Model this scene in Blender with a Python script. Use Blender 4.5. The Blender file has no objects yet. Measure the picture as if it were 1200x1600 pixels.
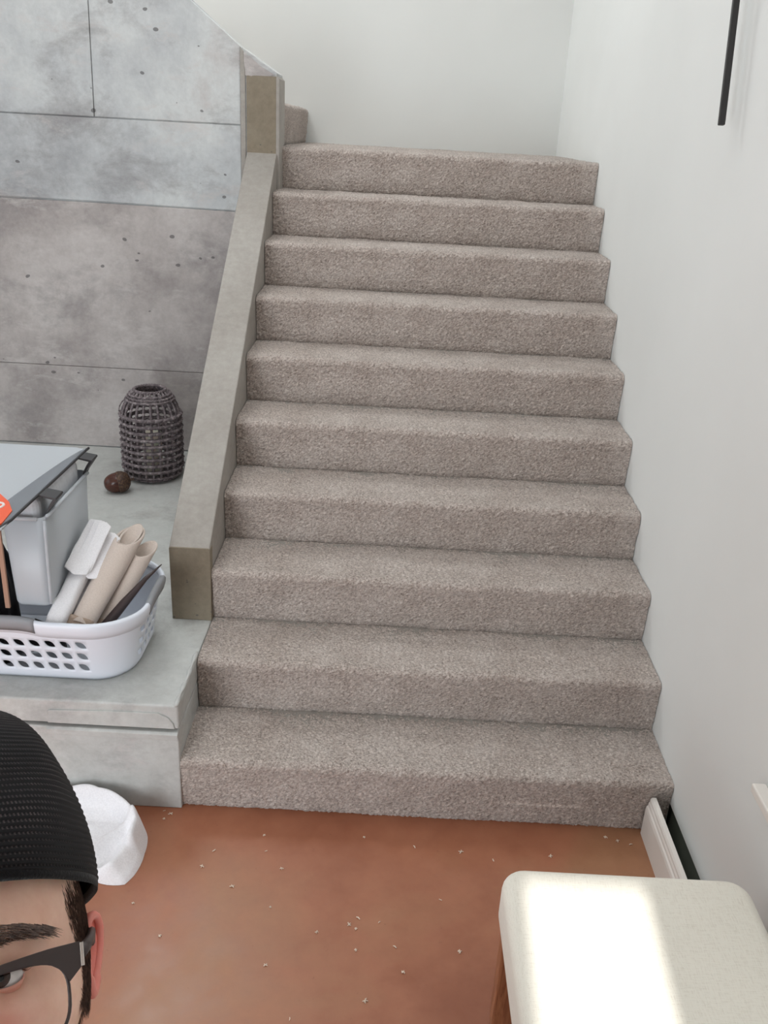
import bpy, bmesh, math, random
import numpy as np
from mathutils import Vector, Matrix

random.seed(7); rng = np.random.default_rng(7)
S = bpy.context.scene
COL = S.collection

# ------------------------------------------------------------------ camera
CAM = Vector((0.5748, -2.2337, 1.9891))
cR = Vector((0.99854, 0.018381, 0.050804)); cU = Vector((-0.053947, 0.390249, 0.919128)); cF = Vector((0.002932, 0.920526, -0.39067))
FPX = 1400.0
cd = bpy.data.cameras.new('camera'); cd.sensor_fit = 'VERTICAL'; cd.sensor_height = 36.0; cd.lens = FPX * 36 / 1600; cd.clip_start = 0.02
cam = bpy.data.objects.new('camera', cd); COL.objects.link(cam)
m = Matrix((cR, cU, -cF)).transposed().to_4x4(); m.translation = CAM; cam.matrix_world = m
S.camera = cam

# ------------------------------------------------------------------ light, exposure
S.view_settings.view_transform = 'Standard'; S.view_settings.look = 'None'
S.view_settings.gamma = 1.0; S.view_settings.use_curve_mapping = False
S.view_settings.exposure = -0.08
w = bpy.data.worlds.new('sky'); S.world = w; w.use_nodes = True
w.node_tree.nodes['Background'].inputs[0].default_value = (0.80, 0.90, 1.0, 1)
w.node_tree.nodes['Background'].inputs[1].default_value = 0.6

def area(name, loc, target, sx, sy, power, col):
    l = bpy.data.lights.new(name, 'AREA'); l.shape = 'RECTANGLE'; l.size = sx; l.size_y = sy; l.energy = power; l.color = col
    o = bpy.data.objects.new(name, l); COL.objects.link(o); o.location = loc
    o.rotation_euler = (Vector(target) - Vector(loc)).to_track_quat('-Z', 'Y').to_euler()
    return o
area('left_window_daylight', (-4.05, -0.6, 2.3), (1.0, -0.6, 2.3), 3.6, 2.6, 20, (0.93, 0.975, 1.0))
area('upper_window_daylight', (-4.05, 2.95, 4.0), (1.0, 2.95, 3.0), 1.2, 1.0, 40, (0.92, 0.97, 1.0))
area('entry_door_daylight', (-1.35, -3.44, 1.1), (-1.35, 0, 1.1), 1.4, 2.0, 82, (0.90, 0.95, 1.0))
area('ceiling_fill', (-0.2, 0.2, 4.78), (-0.2, 0.2, 0.0), 2.4, 2.4, 50, (0.95, 0.98, 1.0))  # added fill light just below the closed ceiling
area('landing_fill', (-1.3, 2.95, 4.78), (-1.3, 2.95, 0.0), 1.6, 1.0, 56, (0.95, 0.985, 1.0))  # added to brighten the landing wall; the ceiling has no opening here
sl = bpy.data.lights.new('sun', 'SUN'); sl.energy = 7.5; sl.angle = math.radians(0.9); sl.color = (1, 0.985, 0.96)
so = bpy.data.objects.new('sun', sl); COL.objects.link(so); so.location = (0.5, -8, 5)
so.rotation_euler = Vector((0.055, 1.0, -0.577)).to_track_quat('-Z', 'Y').to_euler()

# ------------------------------------------------------------------ helpers
def srgb(r, g, b):
    f = lambda c: ((c / 255 + 0.055) / 1.055) ** 2.4 if c / 255 > 0.04045 else c / 255 / 12.92
    return (f(r), f(g), f(b), 1.0)

class NT:
    def __init__(s, name, rough=0.6, col=(0.5, 0.5, 0.5, 1), spec=0.5):
        s.m = bpy.data.materials.new(name); s.m.use_nodes = True; s.t = s.m.node_tree
        s.b = s.t.nodes['Principled BSDF']; s.b.inputs['Base Color'].default_value = col
        s.b.inputs['Roughness'].default_value = rough; s.b.inputs['Specular IOR Level'].default_value = spec
        s.tc = s.t.nodes.new('ShaderNodeTexCoord'); s.co = s.tc.outputs['Object']
    def link(s, a, b): s.t.links.new(a, b)
    def mapping(s, scale=(1, 1, 1), src=None, rot=(0, 0, 0)):
        n = s.t.nodes.new('ShaderNodeMapping'); n.inputs['Scale'].default_value = scale; n.inputs['Rotation'].default_value = rot
        s.link(src or s.co, n.inputs['Vector']); return n.outputs[0]
    def noise(s, scale, detail=4, rough=0.55, src=None, dist=0.0):
        n = s.t.nodes.new('ShaderNodeTexNoise'); n.inputs['Scale'].default_value = scale; n.inputs['Detail'].default_value = detail
        n.inputs['Roughness'].default_value = rough; n.inputs['Distortion'].default_value = dist
        s.link(src or s.co, n.inputs['Vector']); return n.outputs['Fac']
    def voronoi(s, scale, src=None, rand=1.0):
        n = s.t.nodes.new('ShaderNodeTexVoronoi'); n.inputs['Scale'].default_value = scale; n.inputs['Randomness'].default_value = rand
        s.link(src or s.co, n.inputs['Vector']); return n.outputs['Distance']
    def t_noisecol(s, scale):
        n = s.t.nodes.new('ShaderNodeTexNoise'); n.inputs['Scale'].default_value = scale; s.link(s.co, n.inputs['Vector']); return n.outputs['Color']
    def ramp(s, fac, stops):
        n = s.t.nodes.new('ShaderNodeValToRGB'); e = n.color_ramp.elements
        while len(e) < len(stops): e.new(0.5)
        for k, (p, c) in enumerate(stops):
            e[k].position = p; e[k].color = c if len(c) == 4 else (*c, 1)
        s.link(fac, n.inputs[0]); return n.outputs[0]
    def mix(s, fac, a, b, mode='MIX'):
        n = s.t.nodes.new('ShaderNodeMix'); n.data_type = 'RGBA'; n.blend_type = mode
        for v, i in ((fac, 0), (a, 6), (b, 7)):
            if isinstance(v, (int, float)): n.inputs[i].default_value = v
            elif isinstance(v, tuple): n.inputs[i].default_value = v
            else: s.link(v, n.inputs[i])
        return n.outputs[2]
    def math(s, op, a, b=0.0):
        n = s.t.nodes.new('ShaderNodeMath'); n.operation = op
        for v, i in ((a, 0), (b, 1)):
            if isinstance(v, (int, float)): n.inputs[i].default_value = v
            else: s.link(v, n.inputs[i])
        return n.outputs[0]
    def color(s, c): s.link(c, s.b.inputs['Base Color']); return s
    def bump(s, h, strength=0.3, dist=0.01):
        n = s.t.nodes.new('ShaderNodeBump'); n.inputs['Strength'].default_value = strength; n.inputs['Distance'].default_value = dist
        s.link(h, n.inputs['Height']); s.link(n.outputs[0], s.b.inputs['Normal']); return s
    def set(s, **k):
        for a, v in k.items(): s.b.inputs[a.replace('_', ' ')].default_value = v
        return s

BW = lambda v: (v, v, v, 1)

def tag(o, label=None, cat=None, group=None, kind=None):
    if label: o['label'] = label
    if cat: o['category'] = cat
    if group: o['group'] = group
    if kind: o['kind'] = kind
    return o
def empty(name, loc, label=None, cat=None, group=None, kind=None):
    o = bpy.data.objects.new(name, None); COL.objects.link(o); o.location = loc; o.empty_display_size = 0.05
    return tag(o, label, cat, group, kind)
def put(name, me, mat, parent=None, loc=(0, 0, 0), smooth=False, world=True):
    """link a mesh; verts given in world space are kept there when the parent is an Empty at a base point"""
    o = bpy.data.objects.new(name, me); COL.objects.link(o)
    if mat is not None and len(me.materials) == 0: me.materials.append(mat)
    if smooth and len(me.polygons): me.polygons.foreach_set('use_smooth', [True] * len(me.polygons))
    o.location = loc
    if parent is not None:
        o.parent = parent
        if world: o.location = Vector(loc) - wl(parent)
    return o
def wl(o):
    v = Vector(o.location)
    while o.parent: o = o.parent; v += Vector(o.location)
    return v
def mesh(verts, faces, name='m'):
    me = bpy.data.meshes.new(name); me.from_pydata([tuple(v) for v in verts], [], [tuple(f) for f in faces]); me.update(); return me
def bm_mesh(bm, name='m'):
    bmesh.ops.recalc_face_normals(bm, faces=bm.faces); me = bpy.data.meshes.new(name); bm.to_mesh(me); bm.free(); return me
def add_box(bm, lo, hi, bev=0.0, seg=2):
    r = bmesh.ops.create_cube(bm, size=1.0); vs = r['verts']
    for v in vs: v.co = Vector([lo[k] + (v.co[k] + 0.5) * (hi[k] - lo[k]) for k in range(3)])
    if bev > 0:
        es = list({e for v in vs for e in v.link_edges})
        bmesh.ops.bevel(bm, geom=es, offset=bev, segments=seg, profile=0.5, affect='EDGES')
def box(lo, hi, bev=0.0, seg=2):
    bm = bmesh.new(); add_box(bm, lo, hi, bev, seg); return bm_mesh(bm)
def prism(poly, axis, a, b, bev=0.0, seg=2):
    """poly: 2D points; axis 'x': (y,z), 'y': (x,z), 'z': (x,y); extruded from a to b"""
    def P(p, t): return {'x': (t, p[0], p[1]), 'y': (p[0], t, p[1]), 'z': (p[0], p[1], t)}[axis]
    bm = bmesh.new(); n = len(poly)
    A = [bm.verts.new(P(p, a)) for p in poly]; B = [bm.verts.new(P(p, b)) for p in poly]
    bm.faces.new(A); bm.faces.new(B[::-1])
    for i in range(n): bm.faces.new((A[i], B[i], B[(i + 1) % n], A[(i + 1) % n]))
    bmesh.ops.recalc_face_normals(bm, faces=bm.faces)
    if bev > 0: bmesh.ops.bevel(bm, geom=list(bm.edges), offset=bev, segments=seg, profile=0.5, affect='EDGES')
    return bm_mesh(bm)
def tube_data(path, rad, n=8, closed=False, flat=None, up=None):
    """verts, faces of a tube along path (list of Vector); rad: number or list; flat: (a,b) ellipse factors"""
    path = [Vector(p) for p in path]; N = len(path); R = rad if hasattr(rad, '__len__') else [rad] * N
    vs, fs = [], []; prev = Vector(up) if up else None
    for i, p in enumerate(path):
        if closed: t = path[(i + 1) % N] - path[i - 1]
        else: t = path[min(i + 1, N - 1)] - path[max(i - 1, 0)]
        t = t.normalized() if t.length > 1e-9 else Vector((0, 0, 1))
        if prev is None: prev = t.orthogonal()
        u = (prev - t * prev.dot(t)); u = u.normalized() if u.length > 1e-6 else t.orthogonal().normalized()
        prev = u; v = t.cross(u); fa, fb = flat or (1, 1)
        for k in range(n):
            a = 2 * math.pi * k / n; vs.append(p + u * (math.cos(a) * R[i] * fa) + v * (math.sin(a) * R[i] * fb))
    M = N if closed else N - 1
    for i in range(M):
        j = (i + 1) % N
        for k in range(n): fs.append((i * n + k, i * n + (k + 1) % n, j * n + (k + 1) % n, j * n + k))
    if not closed: fs.append(tuple(range(n))[::-1]); fs.append(tuple((N - 1) * n + k for k in range(n)))
    return vs, fs
class MB:
    def __init__(s): s.v, s.f = [], []
    def add(s, vf): o = len(s.v); s.v += list(vf[0]); s.f += [tuple(i + o for i in f) for f in vf[1]]; return s
    def tube(s, *a, **k): return s.add(tube_data(*a, **k))
    def mesh(s): return mesh(s.v, s.f)
def lathe_data(prof, c=(0, 0, 0), n=32):
    vs, fs = [], []
    for r, z in prof:
        for k in range(n): a = 2 * math.pi * k / n; vs.append(Vector((c[0] + r * math.cos(a), c[1] + r * math.sin(a), c[2] + z)))
    for i in range(len(prof) - 1):
        for k in range(n): fs.append((i * n + k, i * n + (k + 1) % n, (i + 1) * n + (k + 1) % n, (i + 1) * n + k))
    return vs, fs
def grid_mesh(P, closed_u=False):
    """P: (nu,nv,3) array -> quad mesh, fast"""
    nu, nv = P.shape[:2]; me = bpy.data.meshes.new('g')
    i = np.arange(nu if closed_u else nu - 1)[:, None]; j = np.arange(nv - 1)[None, :]; i2 = (i + 1) % nu
    q = np.stack([i * nv + j, i2 * nv + j, i2 * nv + j + 1, i * nv + j + 1], -1).reshape(-1, 4)
    me.vertices.add(nu * nv); me.vertices.foreach_set('co', P.reshape(-1).astype(np.float32))
    me.loops.add(q.size); me.loops.foreach_set('vertex_index', q.reshape(-1).astype(np.int32))
    me.polygons.add(len(q)); me.polygons.foreach_set('loop_start', np.arange(0, q.size, 4, dtype=np.int32))
    me.update(calc_edges=True); me.validate(); return me
def vnoise(shape, cells, seed=0):
    """smooth value noise on a 2D grid"""
    g = np.random.default_rng(seed).random((cells[0] + 2, cells[1] + 2))
    u = np.linspace(0, cells[0], shape[0]); v = np.linspace(0, cells[1], shape[1])
    iu = np.minimum(u.astype(int), cells[0]); iv = np.minimum(v.astype(int), cells[1])
    fu = (u - iu)[:, None]; fv = (v - iv)[None, :]; fu = fu * fu * (3 - 2 * fu); fv = fv * fv * (3 - 2 * fv)
    a = g[np.ix_(iu, iv)]; b = g[np.ix_(iu + 1, iv)]; c = g[np.ix_(iu, iv + 1)]; d = g[np.ix_(iu + 1, iv + 1)]
    return (a * (1 - fu) + b * fu) * (1 - fv) + (c * (1 - fu) + d * fu) * fv

# ------------------------------------------------------------------ materials
def paint(name, rgb):
    n = NT(name, 0.75, srgb(*rgb), 0.3)
    c = n.ramp(n.noise(1.3, 3), [(0.3, srgb(*[x - 5 for x in rgb])), (0.7, srgb(*rgb))])
    return n.color(c).bump(n.noise(260, 2), 0.06, 0.002).m
M_WHITE = paint('white wall paint', (227, 228, 225))
M_CEIL = paint('ceiling paint', (238, 238, 236))
M_TRIM = NT('white trim paint', 0.45, srgb(226, 220, 213)).m

def concrete(name, cols, pits=True, streak=True, rough=0.7, pitscale=10):
    n = NT(name, rough, spec=0.35)
    big = n.noise(1.9, 8, 0.66, dist=0.12)
    c = n.ramp(big, [(0.30, srgb(*cols[0])), (0.48, srgb(*cols[1])), (0.62, srgb(*cols[2])), (0.76, srgb(*cols[3]))])
    fine = n.noise(38, 6, 0.7)
    c = n.mix(0.35, c, n.ramp(fine, [(0.30, BW(0.30)), (0.7, BW(0.72))]), 'SOFT_LIGHT')
    if streak:
        st = n.noise(2.6, 8, 0.72, n.mapping((1.0, 1.0, 1.5)), dist=0.25)
        c = n.mix(n.ramp(st, [(0.50, BW(0)), (0.68, BW(0.62))]), c, srgb(130, 125, 125))
        st2 = n.noise(5.5, 8, 0.75, n.mapping((0.8, 1, 1.8)), dist=0.3)
        c = n.mix(n.ramp(st2, [(0.55, BW(0)), (0.68, BW(0.6))]), c, srgb(200, 195, 192))
    h = n.noise(55, 5, 0.6)
    if pits:
        vo = n.voronoi(pitscale, n.mapping((1.0, 1.0, 1.5), n.mix(0.035, n.co, n.t_noisecol(9)))); gate = n.noise(3.1, 2)
        size = n.math('MULTIPLY', n.ramp(gate, [(0.42, BW(0)), (0.60, BW(1))]), 0.12)
        pit = n.math('LESS_THAN', vo, size)
        c = n.mix(n.math('MULTIPLY', pit, 0.72), c, srgb(84, 82, 82))
        h = n.math('SUBTRACT', h, n.math('MULTIPLY', pit, 1.5))
    n.color(c); n.bump(h, 0.25, 0.004); return n.m
M_CONC = concrete('board formed concrete', [(160, 161, 163), (190, 193, 194), (206, 209, 208), (192, 188, 186)])
M_CONCLOW = concrete('board formed concrete warm', [(144, 137, 135), (174, 167, 164), (192, 186, 183), (166, 157, 154)])
M_CURB = concrete('trowelled concrete kerb', [(146, 140, 132), (157, 151, 144), (164, 159, 152), (152, 147, 139)], pits=False, streak=False)
M_RAW = concrete('raw brown concrete', [(118, 106, 90), (132, 121, 104), (139, 129, 112), (126, 117, 102)], streak=False, pitscale=26)
M_PLAT = concrete('smooth concrete ledge', [(168, 168, 164), (187, 188, 185), (197, 199, 195), (180, 176, 172)], pits=False)

nf = NT('stained concrete floor', 0.34, spec=0.45)
a1 = nf.noise(1.1, 5, 0.6, dist=0.6); a2 = nf.noise(9, 6, 0.68)
cc = nf.ramp(a1, [(0.32, srgb(140, 84, 60)), (0.5, srgb(158, 101, 74)), (0.68, srgb(158, 112, 82))])
cc = nf.mix(0.4, cc, nf.ramp(a2, [(0.3, BW(0.32)), (0.7, BW(0.66))]), 'SOFT_LIGHT')
sp = nf.ramp(nf.noise(46, 4, 0.7), [(0.66, BW(0)), (0.74, BW(0.6))])
cc = nf.mix(sp, cc, srgb(104, 62, 46))
nf.color(cc); nf.link(nf.ramp(a2, [(0.3, BW(0.28)), (0.8, BW(0.5))]), nf.b.inputs['Roughness']); nf.bump(nf.noise(30, 4), 0.05, 0.003)
M_FLOOR = nf.m

nc = NT('taupe cut pile carpet', 0.95, spec=0.1)
mp = nc.mapping((1, 1, 1), None, (0.5, 0.3, 0.6))
f1 = nc.noise(100, 4, 0.75, nc.mapping((0.8, 1.9, 1.9), mp)); f2 = nc.noise(5.5, 5, 0.62)
f3 = nc.noise(420, 2, 0.6)
cc = nc.ramp(f1, [(0.30, srgb(112, 98, 90)), (0.44, srgb(176, 162, 153)), (0.56, srgb(208, 195, 186)), (0.72, srgb(242, 231, 222))])
cc = nc.mix(0.55, cc, nc.ramp(f2, [(0.35, BW(0.30)), (0.65, BW(0.68))]), 'SOFT_LIGHT')
cc = nc.mix(0.3, cc, nc.ramp(f3, [(0.3, BW(0.25)), (0.7, BW(0.75))]), 'SOFT_LIGHT')
nc.color(cc).bump(nc.math('ADD', f1, f3), 0.7, 0.006); nc.set(Sheen_Weight=0.25, Sheen_Roughness=0.5)
M_CARPET = nc.m

M_BLACKMETAL = NT('black metal', 0.4, srgb(38, 36, 36)).m

# ------------------------------------------------------------------ the room
RISE, RUN, W = 0.19, 0.26226, 1.52
YB, YC, ZC = 3.66, 2.24, 4.8       # landing back wall, concrete wall face, ceiling
XL, YF = -4.0, -3.4                # left wall, wall behind the camera

def struct(name, me, mat, label, cat, smooth=False):
    return tag(put(name, me, mat, smooth=smooth), label, cat, kind='structure')

struct('floor', box((XL, YF, -0.12), (W + 0.3, 0.3, 0.0)), M_FLOOR, 'brown stained concrete floor in front of the carpeted stairs', 'floor')
# right wall: board above a low open gap that the loose baseboard leaves uncovered
struct('wall_right', prism([(YF, 0.112), (0.03, 0.112), (0.03, 0.0), (YB + .2, 0.0), (YB + .2, ZC), (YF, ZC)], 'x', W, W + 0.12), M_WHITE, 'plain white painted wall along the right side of the stairs', 'wall')
gap = NT('dark gap tone', 0.9, srgb(92, 97, 86)).m
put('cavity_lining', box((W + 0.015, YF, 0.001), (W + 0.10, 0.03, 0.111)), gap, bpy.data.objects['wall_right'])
put('gap_dark_strip', box((1.473, YF, 0.0002), (W + 0.016, 0.011, 0.0022)), gap, bpy.data.objects['wall_right'])  # dark strip laid over the brown floor to darken the gap
struct('wall_back', box((XL, YB, 0.0), (W, YB + 0.12, ZC)), M_WHITE, 'plain white painted wall behind the stair landing', 'wall')
struct('ceiling', box((XL - .1, YF - .1, ZC), (W + 0.2, YB + 0.2, ZC + 0.12)), M_CEIL, 'white ceiling high above the stairwell', 'ceiling')
# left wall with two window openings
def wall_with_holes(plane, at, thick, u0, u1, z0, z1, holes):
    """plane 'x' (u=y) or 'y' (u=x); holes (u0,u1,z0,z1) not overlapping, sorted by u"""
    bm = bmesh.new()
    def B(a, b, c, d):
        if b - a < 1e-6 or d - c < 1e-6: return
        if plane == 'x': add_box(bm, (at - thick, a, c), (at, b, d))
        else: add_box(bm, (a, at - thick, c), (b, at, d))
    u = u0
    for (a, b, c, d) in holes: B(u, a, z0, z1); B(a, b, z0, c); B(a, b, d, z1); u = b
    B(u, u1, z0, z1); return bm_mesh(bm)
H_L = [(-2.4, 1.2, 1.0, 3.6), (2.6, 3.5, 3.4, 4.5)]
struct('wall_left', wall_with_holes('x', XL, 0.12, YF, YB, 0, ZC, H_L), M_WHITE, 'white wall with windows far to the left of the stairs', 'wall')
H_F = [(-2.1, -0.6, 0.05, 2.15), (0.740, 1.110, 0.1, 2.114)]
struct('wall_front', wall_with_holes('y', YF, 0.12, XL, W, 0, ZC, H_F), M_WHITE, 'white wall with glazed openings behind the viewer', 'wall')
M_FRAME = NT('white window frame', 0.4, srgb(230, 230, 228)).m
ng = NT('window glass', 0.02, (1, 1, 1, 1)); ng.set(Transmission_Weight=1.0, IOR=1.01, Alpha=0.12); M_PANE = ng.m
def window(n, plane, at, h, label):
    a, b, c, d = h; bm = bmesh.new(); t = 0.05
    e = tag(empty('window_%d' % n, (at, (a + b) / 2, c) if plane == 'x' else ((a + b) / 2, at, c)), label, 'window', kind='structure')
    def B(bm, a, b, c, d, o=0.04, k=0.09):
        if plane == 'x': add_box(bm, (at - k, a, c), (at - o, b, d))
        else: add_box(bm, (a, at - k, c), (b, at - o, d))
    B(bm, a, a + t, c, d); B(bm, b - t, b, c, d); B(bm, a + t, b - t, c, c + t); B(bm, a + t, b - t, d - t, d)
    put('window_frame', bm_mesh(bm), M_FRAME, e)
window(1, 'x', XL, H_L[0], 'large white framed window in the far left wall')
window(2, 'x', XL, H_L[1], 'small high white framed window beside the upper flight')
window(3, 'y', YF, H_F[1], 'narrow sidelight window in the wall behind the viewer')
window(4, 'y', YF, H_F[0], 'wide glazed door opening in the wall behind the viewer')

# ------------------------------------------------------------------ concrete: ledge, kerb, wall
ROUGHTEX = bpy.data.textures.new('rough', 'CLOUDS'); ROUGHTEX.noise_scale = 0.09
def roughen(o, cuts, strength):
    """real surface unevenness on a concrete piece"""
    bm = bmesh.new(); bm.from_mesh(o.data)
    bmesh.ops.triangulate(bm, faces=[f for f in bm.faces if len(f.verts) > 4])
    for _ in range(cuts):
        bmesh.ops.subdivide_edges(bm, edges=[e for e in bm.edges if e.calc_length() > 0.03], cuts=1, use_grid_fill=True)
    bm.to_mesh(o.data); bm.free()
    md = o.modifiers.new('uneven', 'DISPLACE'); md.texture = ROUGHTEX; md.texture_coords = 'GLOBAL'; md.strength = strength; md.mid_level = 0.5

led = empty('concrete_ledge', (-2.0, 1.1, 0), 'smooth grey concrete ledge left of the carpeted stairs', 'ledge', kind='structure')
lo_ = put('base_block', box((XL, -0.016, 0.0), (-0.001, YC, 0.288), 0.004), M_PLAT, led)
put('lip_strip', prism([(-0.021, 0.262), (-0.024, 0.284), (-0.017, 0.289), (0.03, 0.289), (0.03, 0.26)], 'x', -0.40, -0.002, 0.002), M_PLAT, led)
put('top_slab', box((XL, -0.010, 0.296), (0.0, YC, 0.38), 0.007, 3), M_PLAT, led)
pt = put('plaster_patch', prism([(-0.395, 0.300), (-0.395, 0.340), (-0.385, 0.346), (-0.20, 0.353), (-0.06, 0.354), (-0.03, 0.338), (-0.016, 0.318), (-0.012, 0.300)], 'y', -0.0155, 0.0, 0.002), M_PLAT, led)
chip = MB().tube([Vector((-0.006, -0.010 + 0.30 * t, 0.381 + 0.0025 * math.sin(9 * t))) for t in np.linspace(0, 1, 14)], [0.006 + 0.003 * math.sin(23 * t) for t in np.linspace(0, 1, 14)], 6)
put('chipped_edge', chip.mesh(), M_PLAT, led, smooth=True)

kerb = empty('stair_kerb', (-0.07, 0.5, 0.38), 'sloping concrete kerb wall along the left of the carpeted stairs', 'kerb wall', kind='structure')
top = lambda y: 0.657 + 0.6995 * (y - 0.5)
kp = put('kerb_body', prism([(0.502, 0.37), (0.502, top(0.5)), (YC, top(YC)), (YC, 0.37)], 'x', -0.138, 0.0, 0.004), M_CURB, kerb)
ke = put('end_face', prism([(-0.136, 0.3805), (-0.138, 0.655), (-0.132, 0.658), (-0.004, 0.658), (0.002, 0.654), (0.001, 0.3805)], 'y', 0.499, 0.54, 0.002), M_RAW, kerb)

wc = empty('wall_concrete', (-2.0, YC, 0.38), 'tall grey board-formed concrete wall beside the stairs with pour joints', 'wall', kind='structure')
XE = -0.167
ztop = lambda x: 2.305 + 0.79 * (XE - x)
put('wall_core', prism([(XL, 0.3), (XL, 4.0), (XE - (4.0 - ztop(XE)) / 0.79, 4.0), (XE, ztop(XE) - 0.004), (XE, 0.3)], 'y', YC + 0.012, YC + 0.2), M_CONC, wc)
def panel(poly, dy, mat):
    o = put('concrete_panel', prism(poly, 'y', YC + dy, YC + 0.03, 0.003), mat, wc); return o
zj1, zj2, zj3 = 1.981, 1.602, 0.806
zz = lambda x, z, s=0.006: z + s * (x + 0.6)
panel([(XL, 0.381), (XE, 0.381), (XE, zj3 - 0.001), (XL, zj3 - 0.001)], 0.002, M_CONCLOW)
panel([(XL, zj3 + 0.001), (XE, zj3 + 0.001), (XE, zj2 - 0.003), (-0.55, zj2 + .001), (-0.9, zj2 + .004), (XL, zj2 + 0.006)], 0.0, M_CONCLOW)
panel([(XL, zj2 + 0.013), (-0.9, zj2 + 0.011), (-0.55, zj2 + 0.007), (XE, zj2 + 0.002), (XE, zj1 - 0.002), (XL, zj1 - 0.004)], 0.003, M_CONC)
panel([(XL, zj1 + 0.002), (-0.842, zj1 + 0.002), (-0.829, ztop(-0.829)), (XE - (4.0 - ztop(XE)) / 0.79, 4.0), (XL, 4.0)], -0.001, M_CONC)
panel([(-0.839, zj1 + 0.002), (XE, zj1 + 0.003), (XE, ztop(XE)), (-0.826, ztop(-0.826))], 0.001, M_CONC)
# stepped end post of the wall, standing on the kerb
po = empty('wall_end_post', (-0.08, YC, 1.87), 'brown concrete wall end post standing above the sloping kerb', 'post', kind='structure')
put('post_body', prism([(-0.160, 0.4), (-0.160, ztop(-0.160) + .004), (0.0, 2.205), (0.0, 0.4)], 'y', YC - 0.002, YC + 0.2, 0.004), M_CONC, po)
put('post_face', prism([(-0.138, 1.86), (-0.138, 2.185), (-0.132, 2.189), (-0.003, 2.190), (-0.003, 1.86)], 'y', YC - 0.010, YC + 0.01, 0.002), M_RAW, po)
put('form_seam', prism([(-0.164, 1.55), (-0.166, 2.30), (-0.150, 2.285), (-0.143, 2.19), (-0.142, 1.87), (-0.148, 1.55)], 'y', YC - 0.012, YC + 0.02, 0.003), M_CURB, po)
put('form_seam', prism([(-0.004, 1.86), (-0.004, 2.197), (0.012, 2.182), (0.013, 1.70), (0.0, 1.70)], 'y', YC - 0.010, YC + 0.19, 0.003), M_CURB, po)
put('chipped_crown', prism([(-0.142, 2.187), (-0.160, 2.285), (-0.12, 2.262), (-0.06, 2.222), (-0.008, 2.197), (-0.03, 2.188), (-0.09, 2.185)], 'y', YC - 0.007, YC + 0.01, 0.002), M_CONCLOW, po)
for o in po.children:
    if o.name.startswith('chipped'): roughen(o, 3, 0.02)

# ------------------------------------------------------------------ carpeted stairs
stairs = empty('staircase', (W / 2, 0, 0), 'straight flight of stairs covered in taupe cut pile carpet', 'stairs', kind='structure')
def profile(run, tail=0.004):
    p = [(0.004, -0.002), (-0.001, 0.012), (-0.003, 0.04), (-0.006, 0.09), (-0.010, 0.14)]
    for a in np.linspace(-10, 95, 12):
        r = math.radians(a); p.append((0.008 - 0.022 * math.cos(r), 0.167 + 0.022 * math.sin(r)))
    p += [(0.04, 0.1885), (0.10, 0.1885), (run - 0.03, 0.190), (run - 0.004, 0.1895), (run + tail, 0.188)]
    return p
def resample(p, d):
    p = np.array(p); seg = np.hypot(*np.diff(p, axis=0).T); s = np.r_[0, np.cumsum(seg)]; n = int(s[-1] / d)
    t = np.linspace(0, s[-1], n); return np.stack([np.interp(t, s, p[:, 0]), np.interp(t, s, p[:, 1])], 1)
def carpet_strip(prof, x0, x1, seed, d=0.004, amp=0.0038):
    q = resample(prof, d); n = len(q); X = np.arange(x0, x1 + d * .5, d); k = len(X)
    t = np.gradient(q, axis=0); t /= np.linalg.norm(t, axis=1)[:, None]; nrm = np.stack([-t[:, 1], t[:, 0]], 1)
    r = np.random.default_rng(seed)
    h = (r.random((k, n)) - 0.5) * 1.5 + (vnoise((k, n), (int((x1 - x0) / 0.011), max(3, int(n * d / 0.011))), seed + 1) - 0.5) * 0.9 \
        + (vnoise((k, n), (int((x1 - x0) / 0.10), max(3, int(n * d / 0.06))), seed + 2) - 0.5) * 1.2
    h *= amp
    jx = (r.random((k, n)) - 0.5) * d * 0.9; jx[0] = jx[-1] = 0
    P = np.zeros((k, n, 3)); P[..., 0] = X[:, None] + jx
    P[..., 1] = q[None, :, 0] + nrm[None, :, 0] * h; P[..., 2] = q[None, :, 1] + nrm[None, :, 1] * h
    return P
for i in range(10):
    x0 = 0.002 if i != 0 else -0.001
    pr = profile(RUN) if i < 9 else profile(YB - 9 * RUN)
    me = grid_mesh(carpet_strip(pr, x0, W - 0.001, 100 + i * 7))
    o = put('step', me, M_CARPET, stairs, loc=(0, i * RUN, i * RISE), smooth=True)
# solid body under the carpet
pts = [(0.012, 0.0)]
for i in range(10): pts += [(i * RUN + 0.012, i * RISE), (i * RUN + 0.012, (i + 1) * RISE - 0.012)]
pts += [(YB, 10 * RISE - 0.012), (YB, 0.0)]
put('stair_core', prism(pts[1:], 'x', 0.004, W - 0.004), M_CURB, stairs)
# upper flight turning left behind the concrete wall: only its first riser shows
up = empty('upper_flight', (0, 3.05, 1.9), 'short carpeted upper flight rising left from the landing', 'stairs', kind='structure')
for i in range(4):
    P = carpet_strip(profile(RUN), YC + 0.12, YB - 0.001, 300 + i, d=0.006)
    Q = np.empty_like(P); Q[..., 0] = -P[..., 1]; Q[..., 1] = P[..., 0]; Q[..., 2] = P[..., 2]
    put('step', grid_mesh(Q), M_CARPET, up, loc=(-0.008 - i * RUN, 0, 1.9 + i * RISE), smooth=True)
pts = []
for i in range(4): pts += [(-0.016 - i * RUN, 1.9 + i * RISE - .01), (-0.016 - i * RUN, 1.9 + (i + 1) * RISE - 0.012)]
put('stair_core', prism(pts + [(-4 * RUN, 1.9 + 4 * RISE - .012), (-4 * RUN, 1.7), (-0.016, 1.7)], 'y', YC + 0.121, YB - 0.002), M_CARPET, up)

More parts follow.
